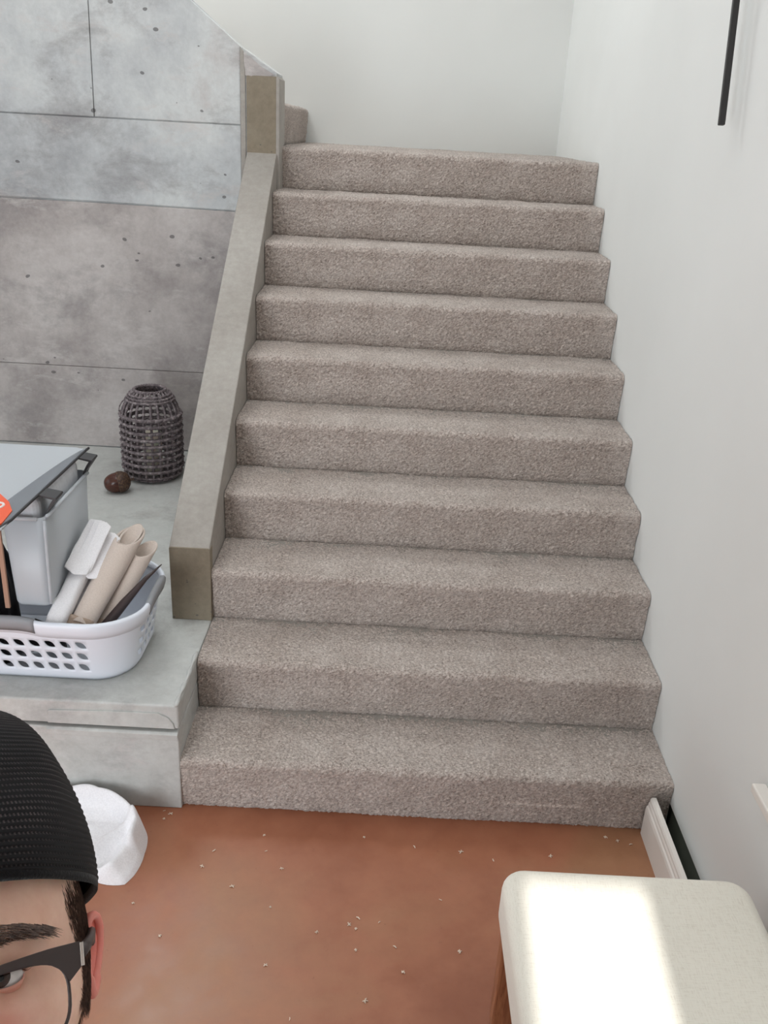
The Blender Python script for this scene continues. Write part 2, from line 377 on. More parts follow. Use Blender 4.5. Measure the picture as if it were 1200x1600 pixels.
# ------------------------------------------------------------------ loose baseboard
bp = [(0.0, 0.0), (0.0, 0.098), (0.002, 0.108), (0.006, 0.113), (0.006, 0.120), (0.009, 0.127), (0.009, 0.134), (0.013, 0.141), (0.026, 0.142), (0.028, 0.0)]
bb = put('baseboard_right', prism([(1.443 + a, b) for a, b in bp], 'y', -3.2, -0.018, 0.0), M_TRIM)
tag(bb, 'loose white moulded baseboard standing off the right wall', 'baseboard', kind='structure')
bb.rotation_euler.z = 0.0

# ------------------------------------------------------------------ black rod by the wall
rod = empty('hanging_rod', (1.47, 0.52, 2.054), 'thin black metal rod hanging upright beside the right wall', 'rod')
put('rod_bar', box((1.461, 0.0, 0.0), (1.479, 0.016, 1.15), 0.003), M_BLACKMETAL, rod, loc=(0, 0.518, 2.054))
rod.children[0].rotation_euler.x = -0.205
for z in (0.75, 1.08):
    put('wall_bracket', MB().tube([(1.47, 0.526 + 0.205 * z, 2.054 + z), (W - 0.004, 0.526 + 0.205 * z, 2.054 + z)], 0.007, 10).mesh(), M_BLACKMETAL, rod, smooth=True)

# white ledge on the right wall, only its far corner in view
sill = put('wall_shelf', box((W - 0.035, -1.35, 0.592), (W - 0.001, -0.515, 0.616), 0.004), M_TRIM)
tag(sill, 'narrow white ledge fixed to the right wall beside the bench', 'shelf')

# ------------------------------------------------------------------ upholstered bench
nb = NT('cream linen upholstery', 0.9, spec=0.15)
wv = nb.math('ADD', nb.noise(700, 2, 0.5, nb.mapping((1, 0.08, 1))), nb.noise(700, 2, 0.5, nb.mapping((0.08, 1, 1))))
nb.color(nb.ramp(wv, [(0.7, srgb(216, 209, 196)), (1.3, srgb(230, 225, 213))])).bump(wv, 0.15, 0.001)
nb.set(Sheen_Weight=0.2); M_LINEN = nb.m
nw = NT('warm brown wood', 0.45)
g = nw.noise(14, 5, 0.6, nw.mapping((6, 6, 0.6)), 1.0)
nw.color(nw.ramp(g, [(0.3, srgb(120, 70, 46)), (0.7, srgb(176, 120, 84))])); M_WOOD = nw.m
M_DARKBROWN = NT('dark brown matt', 0.7, srgb(42, 32, 30)).m
BX0, BX1, BY0, BY1 = 0.893, 1.462, -1.95, -0.645
bench = empty('bench', ((BX0 + BX1) / 2, (BY0 + BY1) / 2, 0), 'cream upholstered bench with brown wooden legs against the right wall', 'bench')
nu, nv = 60, 120
def cushion():
    bm = bmesh.new(); add_box(bm, (BX0, BY0, 0.335), (BX1, BY1, 0.452))
    vert = [e for e in bm.edges if abs(e.verts[0].co.z - e.verts[1].co.z) > 0.05]
    bmesh.ops.bevel(bm, geom=vert, offset=0.055, segments=7, profile=0.5, affect='EDGES')
    rim = [e for e in bm.edges if abs(e.verts[0].co.z - 0.452) < 1e-4 and abs(e.verts[1].co.z - 0.452) < 1e-4]
    bmesh.ops.bevel(bm, geom=rim, offset=0.03, segments=6, profile=0.5, affect='EDGES')
    rim = [e for e in bm.edges if abs(e.verts[0].co.z - 0.335) < 1e-4 and abs(e.verts[1].co.z - 0.335) < 1e-4]
    bmesh.ops.bevel(bm, geom=rim, offset=0.012, segments=3, profile=0.5, affect='EDGES')
    return bm_mesh(bm)
put('seat_cushion', cushion(), M_LINEN, bench, smooth=True)
for x in (BX0 + 0.012, BX1 - 0.075):
    for y in (BY0 + 0.05, BY1 - 0.085):
        lg = put('leg', box((x, y, 0.012), (x + 0.062, y + 0.045, 0.336), 0.004), M_WOOD, bench)
        put('dark_foot', box((x + 0.004, y + 0.004, 0.0), (x + 0.058, y + 0.041, 0.013), 0.002), M_DARKBROWN, lg)  # thin dark block under each leg
put('rail', box((BX0 + 0.03, BY0 + 0.1, 0.27), (BX0 + 0.052, BY1 - 0.09, 0.336), 0.003), M_WOOD, bench)
put('rail', box((BX1 - 0.052, BY0 + 0.1, 0.27), (BX1 - 0.03, BY1 - 0.09, 0.336), 0.003), M_WOOD, bench)

# ------------------------------------------------------------------ woven lantern and candle
nl = NT('grey washed willow', 0.75, spec=0.25)
nl.color(nl.ramp(nl.noise(60, 4, 0.7), [(0.3, srgb(78, 70, 73)), (0.52, srgb(122, 112, 114)), (0.72, srgb(184, 174, 174))])).bump(nl.noise(180, 3), 0.4, 0.002)
M_WILLOW = nl.m
LX, LY, LZ = -0.548, 1.86, 0.38
def lan_r(z):
    z = z / 0.445
    if z < 0.10: return 0.098 + 0.037 * math.sin(z / 0.10 * math.pi / 2)
    if z < 0.70: return 0.135
    t = (z - 0.70) / 0.28
    return 0.135 - 0.062 * min(t, 1) ** 1.9
lan = empty('woven_lantern', (LX, LY, LZ), 'round grey woven willow lantern standing beside the kerb', 'lantern')
NR = 24
mb = MB()
for k in range(NR):
    a = 2 * math.pi * k / NR; zs = np.linspace(0.006, 0.43, 26)
    mb.tube([(LX + (lan_r(z) - .002) * math.cos(a), LY + (lan_r(z) - .002) * math.sin(a), LZ + z) for z in zs], 0.0062, 6)
tag(put('upright_canes', mb.mesh(), M_WILLOW, lan, smooth=True), kind='stuff')
def weave(z, amp, rr, strands=2):
    mb = MB()
    for s in range(strands):
        n = NR * 4; pth = []
        for k in range(n):
            a = 2 * math.pi * k / n; r = lan_r(z) + 0.001 + amp * math.cos(a * NR / 2 + s * math.pi)
            pth.append((LX + r * math.cos(a), LY + r * math.sin(a), LZ + z + 0.0012 * math.sin(a * NR / 2 + 1 + s * 3)))
        mb.tube(pth, rr, 6, closed=True)
    return mb.mesh()
for z in (0.012, 0.030): put('woven_band', weave(z, 0.005, 0.0055), M_WILLOW, lan, smooth=True)
for z in np.linspace(0.062, 0.318, 9): put('woven_band', weave(z, 0.007, 0.0082), M_WILLOW, lan, smooth=True)
for z in (0.392, 0.404, 0.416): put('woven_band', weave(z, 0.004, 0.0055), M_WILLOW, lan, smooth=True)
mb = MB()
for s in range(3):
    mb.tube([(LX + (0.072 + 0.004 * math.cos(12 * a + s * 2.1)) * math.cos(a), LY + (0.072 + 0.004 * math.cos(12 * a + s * 2.1)) * math.sin(a), LZ + 0.434 + 0.004 * math.sin(12 * a + s * 2.1)) for a in np.linspace(0, 2 * math.pi, 72, endpoint=False)], 0.005, 6, closed=True)
put('rim', mb.mesh(), M_WILLOW, lan, smooth=True)
mb = MB().tube([(LX + (lan_r(0.33) + 0.012) * math.cos(a) - 0.0, LY - 0.02 + 0.0 * a, LZ + 0.325 + 0.10 * math.sin(max(0, a - math.pi / 2) * 0 + (math.pi - a))) for a in np.linspace(math.pi, math.pi * 0.62, 14)], 0.0032, 6)
put('handle', mb.mesh(), M_WILLOW, lan, smooth=True)
put('base_disc', MB().add(lathe_data([(0.001, 0.004), (0.096, 0.004), (0.098, 0.010), (0.001, 0.012)], (LX, LY, LZ), 28)).mesh(), M_WILLOW, lan)
ngl = NT('hurricane glass', 0.05, (0.9, 0.92, 0.92, 1)); ngl.set(Transmission_Weight=0.9, IOR=1.1); 
M_WAX = NT('cream candle wax', 0.5, srgb(236, 230, 214)); M_WAX.set(Subsurface_Weight=0.2); M_WAX = M_WAX.m
can = empty('pillar_candle', (LX, LY, LZ + 0.0125), 'cream pillar candle seen through the openings of the lantern', 'candle')
put('wax_body', MB().add(lathe_data([(0.001, 0.0), (0.043, 0.0), (0.045, 0.003), (0.045, 0.205), (0.042, 0.212), (0.03, 0.208), (0.001, 0.204)], (LX, LY, LZ + 0.0125), 28)).mesh(), M_WAX, can, smooth=True)
put('wick', MB().tube([(LX, LY, LZ + 0.214), (LX + 0.001, LY, LZ + 0.226), (LX + 0.004, LY, LZ + 0.232)], 0.0012, 6).mesh(), M_DARKBROWN, can)

# ------------------------------------------------------------------ wooden acorn, lying on its side
AX, AY, AR = -0.650, 1.625, 0.048
ac = empty('acorn_ornament', (AX, AY, 0.38), 'dark brown polished wooden acorn lying in front of the lantern', 'ornament')
nac = NT('polished dark wood', 0.22); nac.color(nac.ramp(nac.noise(30, 4, 0.6, nac.mapping((0.3, 3, 3))), [(0.3, srgb(52, 26, 20)), (0.7, srgb(92, 50, 36))]))
ncp = NT('rough acorn cap wood', 0.6); vv = ncp.voronoi(120); ncp.color(ncp.ramp(vv, [(0.1, srgb(112, 84, 62)), (0.6, srgb(66, 46, 36))])).bump(vv, 0.6, 0.003)
ax = Vector((-0.93, -0.33, -0.14)).normalized()
rot = Vector((0, 0, 1)).rotation_difference(ax).to_matrix()
def turned(prof, n=32):
    v, f = lathe_data(prof, (0, 0, 0), n); c = Vector((AX, AY, 0.38 + AR + 0.002)); return [c + rot @ p for p in v], f
nut = [(0.050 * math.cos(t) ** 0.8 if t < 1.5 else 0.0008, 0.064 * math.sin(t)) for t in np.linspace(0, math.pi / 2, 14)]
put('nut', mesh(*turned([(0.047, -0.012)] + [(r * 0.95, z + 0.002) for r, z in nut])), nac.m, ac, smooth=True)
cap = [(0.044, 0.004), (0.0495, 0.003), (0.0505, -0.006), (0.048, -0.022), (0.038, -0.040), (0.022, -0.051), (0.010, -0.054), (0.0008, -0.055)]
put('cup', mesh(*turned(cap)), ncp.m, ac, smooth=True)
put('stem', mesh(*turned([(0.007, -0.050), (0.006, -0.062), (0.0075, -0.070), (0.0008, -0.071)], 12)), ncp.m, ac, smooth=True)

# ------------------------------------------------------------------ laundry basket with real holes
M_BASKET = NT('white basket plastic', 0.38, srgb(222, 227, 236)).m
M_GRIP = NT('grey rubber grip', 0.55, srgb(140, 142, 146)).m
KX, KY, HX, HY, CR = -0.515, 0.285, 0.345, 0.192, 0.125    # centre, half sizes at the foot, corner radius
ZB, HB = 0.381, 0.218
PERW = 2 * (HX - CR); PERD = 2 * (HY - CR); ARC = CR * math.pi / 2
PER = 2 * PERW + 2 * PERD + 4 * ARC
def bask(s, h, off=0.0):
    """s: distance round the wall from the middle of the front, going right; h: 0 foot .. 1 rim"""
    s = s % PER; fl = (0.002 + 0.036 * h ** 1.3) + off - 0.012 * max(0.0, 0.10 - h) / 0.10
    segs = [(PERW / 2, 'l', (0, -HY), (1, 0)), (ARC, 'a', (HX - CR, -HY + CR), -90), (PERD, 'l', (HX, -HY + CR), (0, 1)), (ARC, 'a', (HX - CR, HY - CR), 0),
            (PERW, 'l', (HX - CR, HY), (-1, 0)), (ARC, 'a', (-HX + CR, HY - CR), 90), (PERD, 'l', (-HX, HY - CR), (0, -1)), (ARC, 'a', (-HX + CR, -HY + CR), 180), (PERW / 2 + 1e-6, 'l', (-HX + CR, -HY), (1, 0))]
    for L, t, c, d in segs:
        if s <= L + 1e-9:
            if t == 'l': nx, ny = d[1], -d[0]; x, y = c[0] + d[0] * s, c[1] + d[1] * s
            else: a = math.radians(d) + s / CR; nx, ny = math.cos(a), math.sin(a); x, y = c[0] + CR * nx, c[1] + CR * ny
            return Vector((KX + x + nx * fl, KY + y + ny * fl, ZB + HB * h))
        s -= L
    return bask(0, h, off)
def wall_cells():
    vs, fs, key = [], [], {}
    def V(s, h):
        k = (round((s % PER) * 1e5), round(h * 1e5))
        if k not in key: key[k] = len(vs); vs.append(bask(s, h))
        return key[k]
    H = [0.155, 0.350, 0.547, 0.745]                 # three rows of holes
    def plain(s0, s1, h0, h1, n=8, mrows=1):
        for i in range(n):
            for j in range(mrows):
                a, b = s0 + (s1 - s0) * i / n, s0 + (s1 - s0) * (i + 1) / n; c, d = h0 + (h1 - h0) * j / mrows, h0 + (h1 - h0) * (j + 1) / mrows
                fs.append((V(a, c), V(b, c), V(b, d), V(a, d)))
    def holed(s0, s1, h0, h1, lean):
        sc, hc = (s0 + s1) / 2, (h0 + h1) / 2; ws, wh = (s1 - s0), (h1 - h0); ring = []; hole = []
        for i in range(8): ring.append((s0 + ws * i / 8, h0))
        for i in range(8): ring.append((s1, h0 + wh * i / 8))
        for i in range(8): ring.append((s1 - ws * i / 8, h1))
        for i in range(8): ring.append((s0, h1 - wh * i / 8))
        ca, sa = math.cos(-0.60 * lean), math.sin(-0.60 * lean)   # leaf-shaped hole leaning across the cell
        for (s, h) in ring:
            dx, dy = s - sc, (h - hc) * HB; L_ = math.hypot(dx, dy); dx /= L_; dy /= L_
            lo, hi = 0.0, 0.03
            for _ in range(18):
                r = (lo + hi) / 2; l = (dx * ca + dy * sa) * r; w_ = (-dx * sa + dy * ca) * r
                if abs(l) < 0.0195 and abs(w_) < 0.0108 * (1 - (l / 0.0195) ** 2): lo = r
                else: hi = r
            hole.append((sc + dx * lo, hc + dy * lo / HB))
        n = len(ring)
        hv = []
        for s, h in hole: vs.append(bask(s, h)); hv.append(len(vs) - 1)
        rv = [V(*p) for p in ring]
        for i in range(n): fs.append((rv[i], rv[(i + 1) % n], hv[(i + 1) % n], hv[i]))
    # columns round the wall: front, right end, back, left end
    cols = []
    def span(a, b, n, holes, lean): 
        for i in range(n): cols.append((a + (b - a) * i / n, a + (b - a) * (i + 1) / n, holes, lean))
    q1 = PERW / 2; q2 = q1 + ARC; q3 = q2 + PERD; q4 = q3 + ARC; q5 = q4 + PERW; q6 = q5 + ARC; q7 = q6 + PERD; q8 = q7 + ARC
    e_ = 0.012
    span(-q1 - e_, q1 + e_, 10, True, 1); span(q1 + e_, q2 - 0.045, 2, False, 1); span(q2 - 0.045, q3 + 0.045, 5, True, 1)
    span(q3 + 0.045, q4 - e_, 2, False, 1); span(q4 - e_, q5 + e_, 10, True, 1); span(q5 + e_, q6 - 0.045, 2, False, 1)
    span(q6 - 0.045, q7 + 0.045, 5, True, 1); span(q7 + 0.045, PER - q1 - e_, 2, False, 1)
    for s0, s1, hl, lean in cols:
        plain(s0, s1, 0.0, H[0], 8, 3); plain(s0, s1, H[3], 1.0, 8, 2)
        for r in range(3):
            if hl: holed(s0, s1, H[r], H[r + 1], lean)
            else: plain(s0, s1, H[r], H[r + 1], 8, 8)
    return mesh(vs, fs)
bk = empty('laundry_basket', (KX, KY, 0.38), 'white plastic laundry basket with rows of holes standing on the concrete ledge', 'laundry basket')
bw = put('basket_wall', wall_cells(), M_BASKET, bk, smooth=True)
sd = bw.modifiers.new('thickness', 'SOLIDIFY'); sd.thickness = 0.003; sd.offset = -1
NS = 120
floor_v = [bask(PER * k / NS, 0.0) for k in range(NS)]
c0 = len(floor_v)
put('basket_floor', mesh(floor_v + [v + Vector((0, 0, 0.004)) for v in floor_v], [tuple(range(NS))[::-1], tuple(range(NS, 2 * NS))] + [(k, (k + 1) % NS, NS + (k + 1) % NS, NS + k) for k in range(NS)]), M_BASKET, bk)
gripf = lambda s: 1.0 if min(abs(s % PER), PER - s % PER) < 0.075 else 0.0
MIDR = PERW / 2 + ARC + PERD / 2
def lift(s):
    d = min(abs(s % PER), PER - s % PER); d2 = abs(s % PER - MIDR); d3 = abs(s % PER - PER / 2); d4 = abs(s % PER - (PER - MIDR))
    return 0.012 * sum(math.exp(-(x / 0.085) ** 4) for x in (d, d2, d3, d4))
rim = [(0.000, 0.79), (0.010, 0.79), (0.0125, 0.90), (0.011, 1.0), (0.004, 1.035), (-0.004, 1.03), (-0.006, 0.97), (-0.004, 0.95), (0.0, 0.99), (0.006, 0.99), (0.008, 0.94)]
vs, fs = [], []
for k in range(NS):
    s = PER * k / NS
    for off, h in rim: p = bask(s, h, off); p.z += lift(s); vs.append(p)
nr = len(rim)
for k in range(NS):
    for j in range(nr): fs.append((k * nr + j, ((k + 1) % NS) * nr + j, ((k + 1) % NS) * nr + (j + 1) % nr, k * nr + (j + 1) % nr))
put('rim', mesh(vs, fs), M_BASKET, bk, smooth=True)
gp = [(0.0128, 0.84), (0.0148, 0.93), (0.0135, 1.01), (0.005, 1.052), (-0.006, 1.048), (-0.0085, 0.98), (-0.007, 0.93)]
for mid in (0.0, MIDR, PER / 2, PER - MIDR):
    vs, fs = [], []; n = 15
    for k in range(n):
        s = mid - 0.085 + 0.170 * k / (n - 1)
        for off, h in gp: p = bask(s, h, off); p.z += lift(s); vs.append(p)
    g = len(gp)
    for k in range(n - 1):
        for j in range(g): fs.append((k * g + j, (k + 1) * g + j, (k + 1) * g + (j + 1) % g, k * g + (j + 1) % g))
    fs += [tuple(range(g)), tuple((n - 1) * g + j for j in range(g))[::-1]]
    tag(put('hand_grip', mesh(vs, fs), M_GRIP, bk, smooth=True), 'grey rubber grip on the basket rim')

# ------------------------------------------------------------------ things in the basket
def cloth_mat(name, rgb, sc=260, st=0.35):
    n = NT(name, 0.95, spec=0.1); k = n.noise(sc, 3, 0.6)
    n.color(n.ramp(k, [(0.3, srgb(*[x - 14 for x in rgb])), (0.7, srgb(*rgb))])).bump(k, st, 0.002); n.set(Sheen_Weight=0.2); return n.m
M_CLOTHW = cloth_mat('white terry cloth', (238, 236, 238)); M_BEIGE = cloth_mat('beige knit', (206, 192, 182)); M_TAN = cloth_mat('tan ribbed knit', (178, 158, 142), 180, 0.6)
M_BLACK = cloth_mat('black fabric', (30, 28, 32)); M_TOWEL = cloth_mat('white towel', (240, 238, 240), 200, 0.5)
def pad(A, B, wdir, half_w, half_t, n=18, pinch=0.75, wob=0.0, seed=0, sq=0.55):
    """soft folded slab from A to B: rounded-rectangle section"""
    A, B, wd = Vector(A), Vector(B), Vector(wdir); ax_ = (B - A).normalized(); wd = (wd - ax_ * wd.dot(ax_)).normalized(); td = ax_.cross(wd)
    P = np.zeros((28, n, 3)); r = np.random.default_rng(seed); ph = r.random(6) * 6
    for j in range(n):
        t = j / (n - 1); e = min(t, 1 - t) / 0.10; k = pinch + (1 - pinch) * min(1, e) if e < 1 else 1.0
        if j in (0, n - 1): k = 0.02
        c = A + (B - A) * t
        for i in range(28):
            a = 2 * math.pi * i / 28; ca, sa = math.cos(a), math.sin(a)
            u = math.copysign(abs(ca) ** sq, ca); v = math.copysign(abs(sa) ** (sq + 0.15), sa)
            q = 1 + wob * math.sin(3 * t * 6 + ph[0] + 2 * a) + wob * math.sin(9 * t + ph[1] - 3 * a)
            P[i, j] = c + wd * (u * half_w * k * q) + td * (v * half_t * k * q)
    return grid_mesh(P, True)
wcl = empty('folded_white_cloth', (-0.47, 0.36, 0.40), 'white folded cloth bundle leaning in the laundry basket', 'cloth')
ax0, ax1 = (-0.490, 0.33, 0.435), (-0.318, 0.375, 0.765)
put('roll', pad((-0.392, 0.075, 0.562), (-0.330, 0.37, 0.745), (0.8, -0.5, -0.4), 0.029, 0.028, wob=0.02, seed=1), M_CLOTHW, wcl, smooth=True)
put('roll', pad((-0.370, 0.150, 0.535), (-0.300, 0.40, 0.705), (0.8, -0.5, -0.4), 0.029, 0.028, wob=0.02, seed=2), M_CLOTHW, wcl, smooth=True)
for q_ in range(3): put('turned_flap', pad((-0.356 + .010 * q_, 0.200 + .012 * q_, 0.694 - .004 * q_), (-0.326 + .012 * q_, 0.405 - .014 * q_, 0.786 + .004 * q_), (0.9, -0.2, -0.5), 0.036 - .008 * q_, 0.0055, pinch=0.93, wob=0.02, seed=3 + q_, sq=0.3), M_CLOTHW, wcl, smooth=True)
put('turned_flap', pad((-0.322, 0.225, 0.668), (-0.284, 0.395, 0.748), (0.9, -0.2, -0.5), 0.026, 0.006, pinch=0.93, wob=0.03, seed=8, sq=0.3), M_CLOTHW, wcl, smooth=True)

bs = empty('folded_beige_knit', (-0.36, 0.36, 0.40), 'beige knitted garment folded into loops in the laundry basket', 'garment')
def sleeve(A, B, wdir, rw, rt, open_=True, n=20, seed=0, turn=0.35):
    A, B = Vector(A), Vector(B); ax_ = (B - A).normalized(); wd = Vector(wdir); wd = (wd - ax_ * wd.dot(ax_)).normalized(); td = ax_.cross(wd)
    rows = []
    for t in np.linspace(0, 1, n): rows.append((t, 0.86 + 0.14 * math.sin(min(1, t * 1.3) * math.pi / 2)))
    rows += [(1.02, 0.96), (1.025, 0.88), (1.01, 0.80)] + [(1.0 - 0.5 * q, 0.78 - 0.1 * q) for q in np.linspace(0, 1, 6)]
    P = np.zeros((32, len(rows), 3))
    for j, (t, k) in enumerate(rows):
        c = A + (B - A) * t
        for i in range(32):
            a = 2 * math.pi * i / 32; tilt = max(0, t - 0.55) * turn
            P[i, j] = c + wd * (math.cos(a) * rw * k) + td * (math.sin(a) * rt * k) + ax_ * (math.sin(a) * tilt * 0.12)
    return grid_mesh(P, True)
put('sleeve', sleeve((-0.318, 0.120, 0.560), (-0.238, 0.400, 0.735), (0.9, -0.3, -0.2), 0.042, 0.036, turn=1.05), M_BEIGE, bs, smooth=True)
put('inner_fold', sleeve((-0.262, 0.32, 0.685), (-0.236, 0.405, 0.738), (0.9, -0.3, -0.2), 0.030, 0.022, turn=1.05), M_BEIGE, bs, smooth=True)
put('sleeve', sleeve((-0.272, 0.180, 0.525), (-0.188, 0.400, 0.690), (0.9, -0.3, -0.2), 0.030, 0.030, turn=0.8), M_BEIGE, bs, smooth=True)
put('cuff', pad((-0.330, 0.108, 0.530), (-0.314, 0.150, 0.578), (0.9, -0.3, -0.2), 0.041, 0.036, 8, 0.97), M_TAN, bs, smooth=True)
put('cuff', pad((-0.288, 0.150, 0.500), (-0.266, 0.198, 0.540), (0.9, -0.3, -0.2), 0.030, 0.031, 8, 0.97), M_TAN, bs, smooth=True)
stk = put('tapered_stick', MB().tube([(-0.30, 0.11, 0.47), (-0.255, 0.145, 0.545), (-0.205, 0.195, 0.605), (-0.150, 0.25, 0.665), (-0.108, 0.29, 0.698)], [0.015, 0.017, 0.014, 0.007, 0.0015], 10).mesh(), NT('dark brown lacquer', 0.4, srgb(56, 44, 44)).m, smooth=True)
tag(stk, 'dark tapered stick poking out of the laundry basket', 'stick')
# black garment heaped at the left of the basket
n1, n2 = 64, 30; U_ = np.linspace(0, 2 * np.pi, n1, endpoint=False); T_ = np.linspace(0, 1, n2)
P = np.zeros((n1, n2, 3)); nz_ = vnoise((n1, n2), (14, 5), 5) - 0.5; nz_[-1] = nz_[0] * .5 + nz_[-2] * .5
for j, t in enumerate(T_):
    rr = math.cos(t * math.pi / 2) ** 0.55 if j < n2 - 1 else 0.0; hh = math.sin(t * math.pi / 2)
    P[:, j, 0] = -0.675 + 0.118 * rr * np.cos(U_) * (1 + 0.22 * nz_[:, j]); P[:, j, 1] = 0.235 + 0.115 * rr * np.sin(U_) * (1 + 0.15 * nz_[:, j])
    P[:, j, 2] = 0.3865 + 0.43 * hh * (1 + 0.16 * nz_[:, j] * (t > 0.1))
bg = put('black_garment', grid_mesh(P, True), M_BLACK, smooth=True); tag(bg, 'crumpled black garment stuffed into the laundry basket', 'garment')
P2 = MB().add(tube_data([(-0.60, 0.20, 0.40), (-0.555, 0.20, 0.45), (-0.50, 0.21, 0.465), (-0.455, 0.23, 0.44), (-0.43, 0.24, 0.40)], [0.03, 0.06, 0.062, 0.05, 0.02], 14, flat=(1.0, 0.8)))
put('sleeve', P2.mesh(), M_BLACK, bg, smooth=True)

# ------------------------------------------------------------------ frosted storage box behind the basket
nfz = NT('frosted plastic', 0.32, srgb(214, 219, 224)); nfz.set(Transmission_Weight=0.35, IOR=1.3, Subsurface_Weight=0.2, Subsurface_Radius=(0.05, 0.05, 0.05)); M_FROST = nfz.m
nlz = NT('lid shading plastic', 0.12, srgb(168, 172, 178)); nlz.set(Transmission_Weight=0.55, IOR=1.2); M_LIDSHADE = nlz.m
M_LATCH = NT('dark grey plastic', 0.5, srgb(44, 43, 46)).m
sb = empty('storage_box', (-0.78, 0.74, 0.38), 'frosted plastic storage box with grey lid and black latches behind the laundry basket', 'storage box')
X1, X0, Y0, Y1 = -0.562, -0.708, 0.515, 0.985
bm = bmesh.new()
add_box(bm, (X0, Y0, 0.381), (X1, Y1, 0.73))
vert = [e for e in bm.edges if abs(e.verts[0].co.z - e.verts[1].co.z) > 0.05]
bmesh.ops.bevel(bm, geom=vert, offset=0.028, segments=6, profile=0.5, affect='EDGES')
bot = [e for e in bm.edges if abs(e.verts[0].co.z - 0.381) < 1e-4 and abs(e.verts[1].co.z - 0.381) < 1e-4]
bmesh.ops.bevel(bm, geom=bot, offset=0.02, segments=4, profile=0.5, affect='EDGES')
for v in bm.verts:
    k = (v.co.z - 0.381) / 0.35; v.co.x += (1 if v.co.x > -0.635 else -1) * (0.012 * k - 0.010); v.co.y += (1 if v.co.y > 0.7 else -1) * (0.012 * k - 0.010)
topf = [f for f in bm.faces if all(abs(v.co.z - 0.73) < 1e-4 for v in f.verts)]
bmesh.ops.delete(bm, geom=topf, context='FACES_ONLY')
bx_ = put('box_body', bm_mesh(bm), M_FROST, sb, smooth=True)
sd = bx_.modifiers.new('thickness', 'SOLIDIFY'); sd.thickness = 0.004; sd.offset = -1
# bright moulded corner rib and rim bead of the box
put('corner_rib', MB().tube([(X1 - 0.006 + 0.010 * t, Y0 + 0.008 - 0.010 * t, 0.40 + 0.325 * t) for t in np.linspace(0, 1, 8)], 0.0055, 8).mesh(), M_FROST, sb, smooth=True)
put('rim_bead', MB().tube([(X1 + 0.004, Y0 + 0.02, 0.728), (X1 + 0.004, Y1 - 0.02, 0.728)], 0.007, 8).mesh(), M_FROST, sb, smooth=True)
put('rim_bead', MB().tube([(X1 - 0.02, Y0 - 0.004, 0.728), (X0 + 0.02, Y0 - 0.004, 0.728)], 0.007, 8).mesh(), M_FROST, sb, smooth=True)
lid = put('lid', prism([(-0.96, 0.275), (-0.640, 0.255), (-0.594, 0.275), (-0.577, 1.00), (-0.59, 1.035), (-0.62, 1.045), (-0.96, 1.045)], 'z', 0.792, 0.800, 0.002), M_FROST, sb)
put('lid_edge', MB().tube([(-0.70, 0.236, 0.797), (-0.645, 0.240, 0.798), (-0.606, 0.268, 0.799), (-0.591, 0.34, 0.8), (-0.583, 0.65, 0.8), (-0.575, 1.0, 0.8), (-0.573, 1.044, 0.8)], [0.005] * 7, 8, flat=(1, 0.8)).mesh(), M_LATCH, lid, smooth=True)
vs, fs = [], []; n = 24
for k in range(n):
    t = k / (n - 1); y = 0.30 + 0.735 * t; wdt = 0.006 + 0.085 * (1 - t) ** 0.6 * (0.55 + 0.45 * min(1, t * 6))
    x = -0.592 + 0.016 * t; vs += [Vector((x, y, 0.8005)), Vector((x - wdt * 0.5, y, 0.8045)), Vector((x - wdt, y, 0.8008))]
for k in range(n - 1):
    for j in range(2): fs.append((k * 3 + j, (k + 1) * 3 + j, (k + 1) * 3 + j + 1, k * 3 + j + 1))
put('lid_lip_shading', mesh(vs, fs), M_LIDSHADE, lid, smooth=True)  # raised lip strip; the rim's reflection and shading sit in its darker colour
for yl in (0.585, 0.965):
    pl = [(-0.590, 0.802), (-0.527, 0.792), (-0.524, 0.787), (-0.560, 0.735), (-0.566, 0.722), (-0.563, 0.742), (-0.548, 0.770), (-0.538, 0.785), (-0.590, 0.796)]
    put('latch', prism(pl, 'y', yl - 0.034, yl + 0.034, 0.001), M_LATCH, sb)
    la = sb.children[-1]
M_ORANGE = NT('orange print', 0.45, srgb(238, 92, 48)).m; M_PRINTW = NT('white print', 0.5, srgb(236, 232, 228)).m
lab = put('orange_sticker', prism([(-0.90, 0.262), (-0.640, 0.262), (-0.604, 0.300), (-0.612, 0.401), (-0.650, 0.470), (-0.716, 0.545), (-0.90, 0.60)], 'z', 0.8005, 0.8062), M_ORANGE, lid)
put('printed_ring', MB().tube([(-0.672 + 0.019 * math.cos(a), 0.430 + 0.024 * math.sin(a), 0.8066) for a in np.linspace(0, 2 * math.pi, 24, endpoint=False)], 0.0045, 6, closed=True, flat=(1, 1)).mesh(), M_PRINTW, lab, smooth=True)
# stacked packets inside that hold the lid up
pk = put('packet', box((-0.695, 0.535, 0.392), (-0.585, 0.96, 0.7915), 0.03, 4), cloth_mat('pale wrapped packet', (206, 208, 212), 40, 0.2)); tag(pk, 'pale wrapped packet inside the frosted storage box', 'packet')
cb = put('cardboard_strip', box((-0.722, 0.500, 0.386), (-0.706, 0.510, 0.715), 0.001), NT('brown cardboard', 0.8, srgb(168, 132, 112)).m)
tag(cb, 'thin brown cardboard strip upright against the front of the frosted box', 'cardboard')

# the box is the small size: it perches on the basket rims
BK = 0.847
for o_ in (sb, pk, cb):
    b_ = Vector((-0.78, 0.74, 0.38)); nb_ = Vector((-0.573, 0.285, 0.6265))
    o_.scale = (BK, BK, BK); o_.location = nb_ + (Vector(o_.location) - b_) * BK

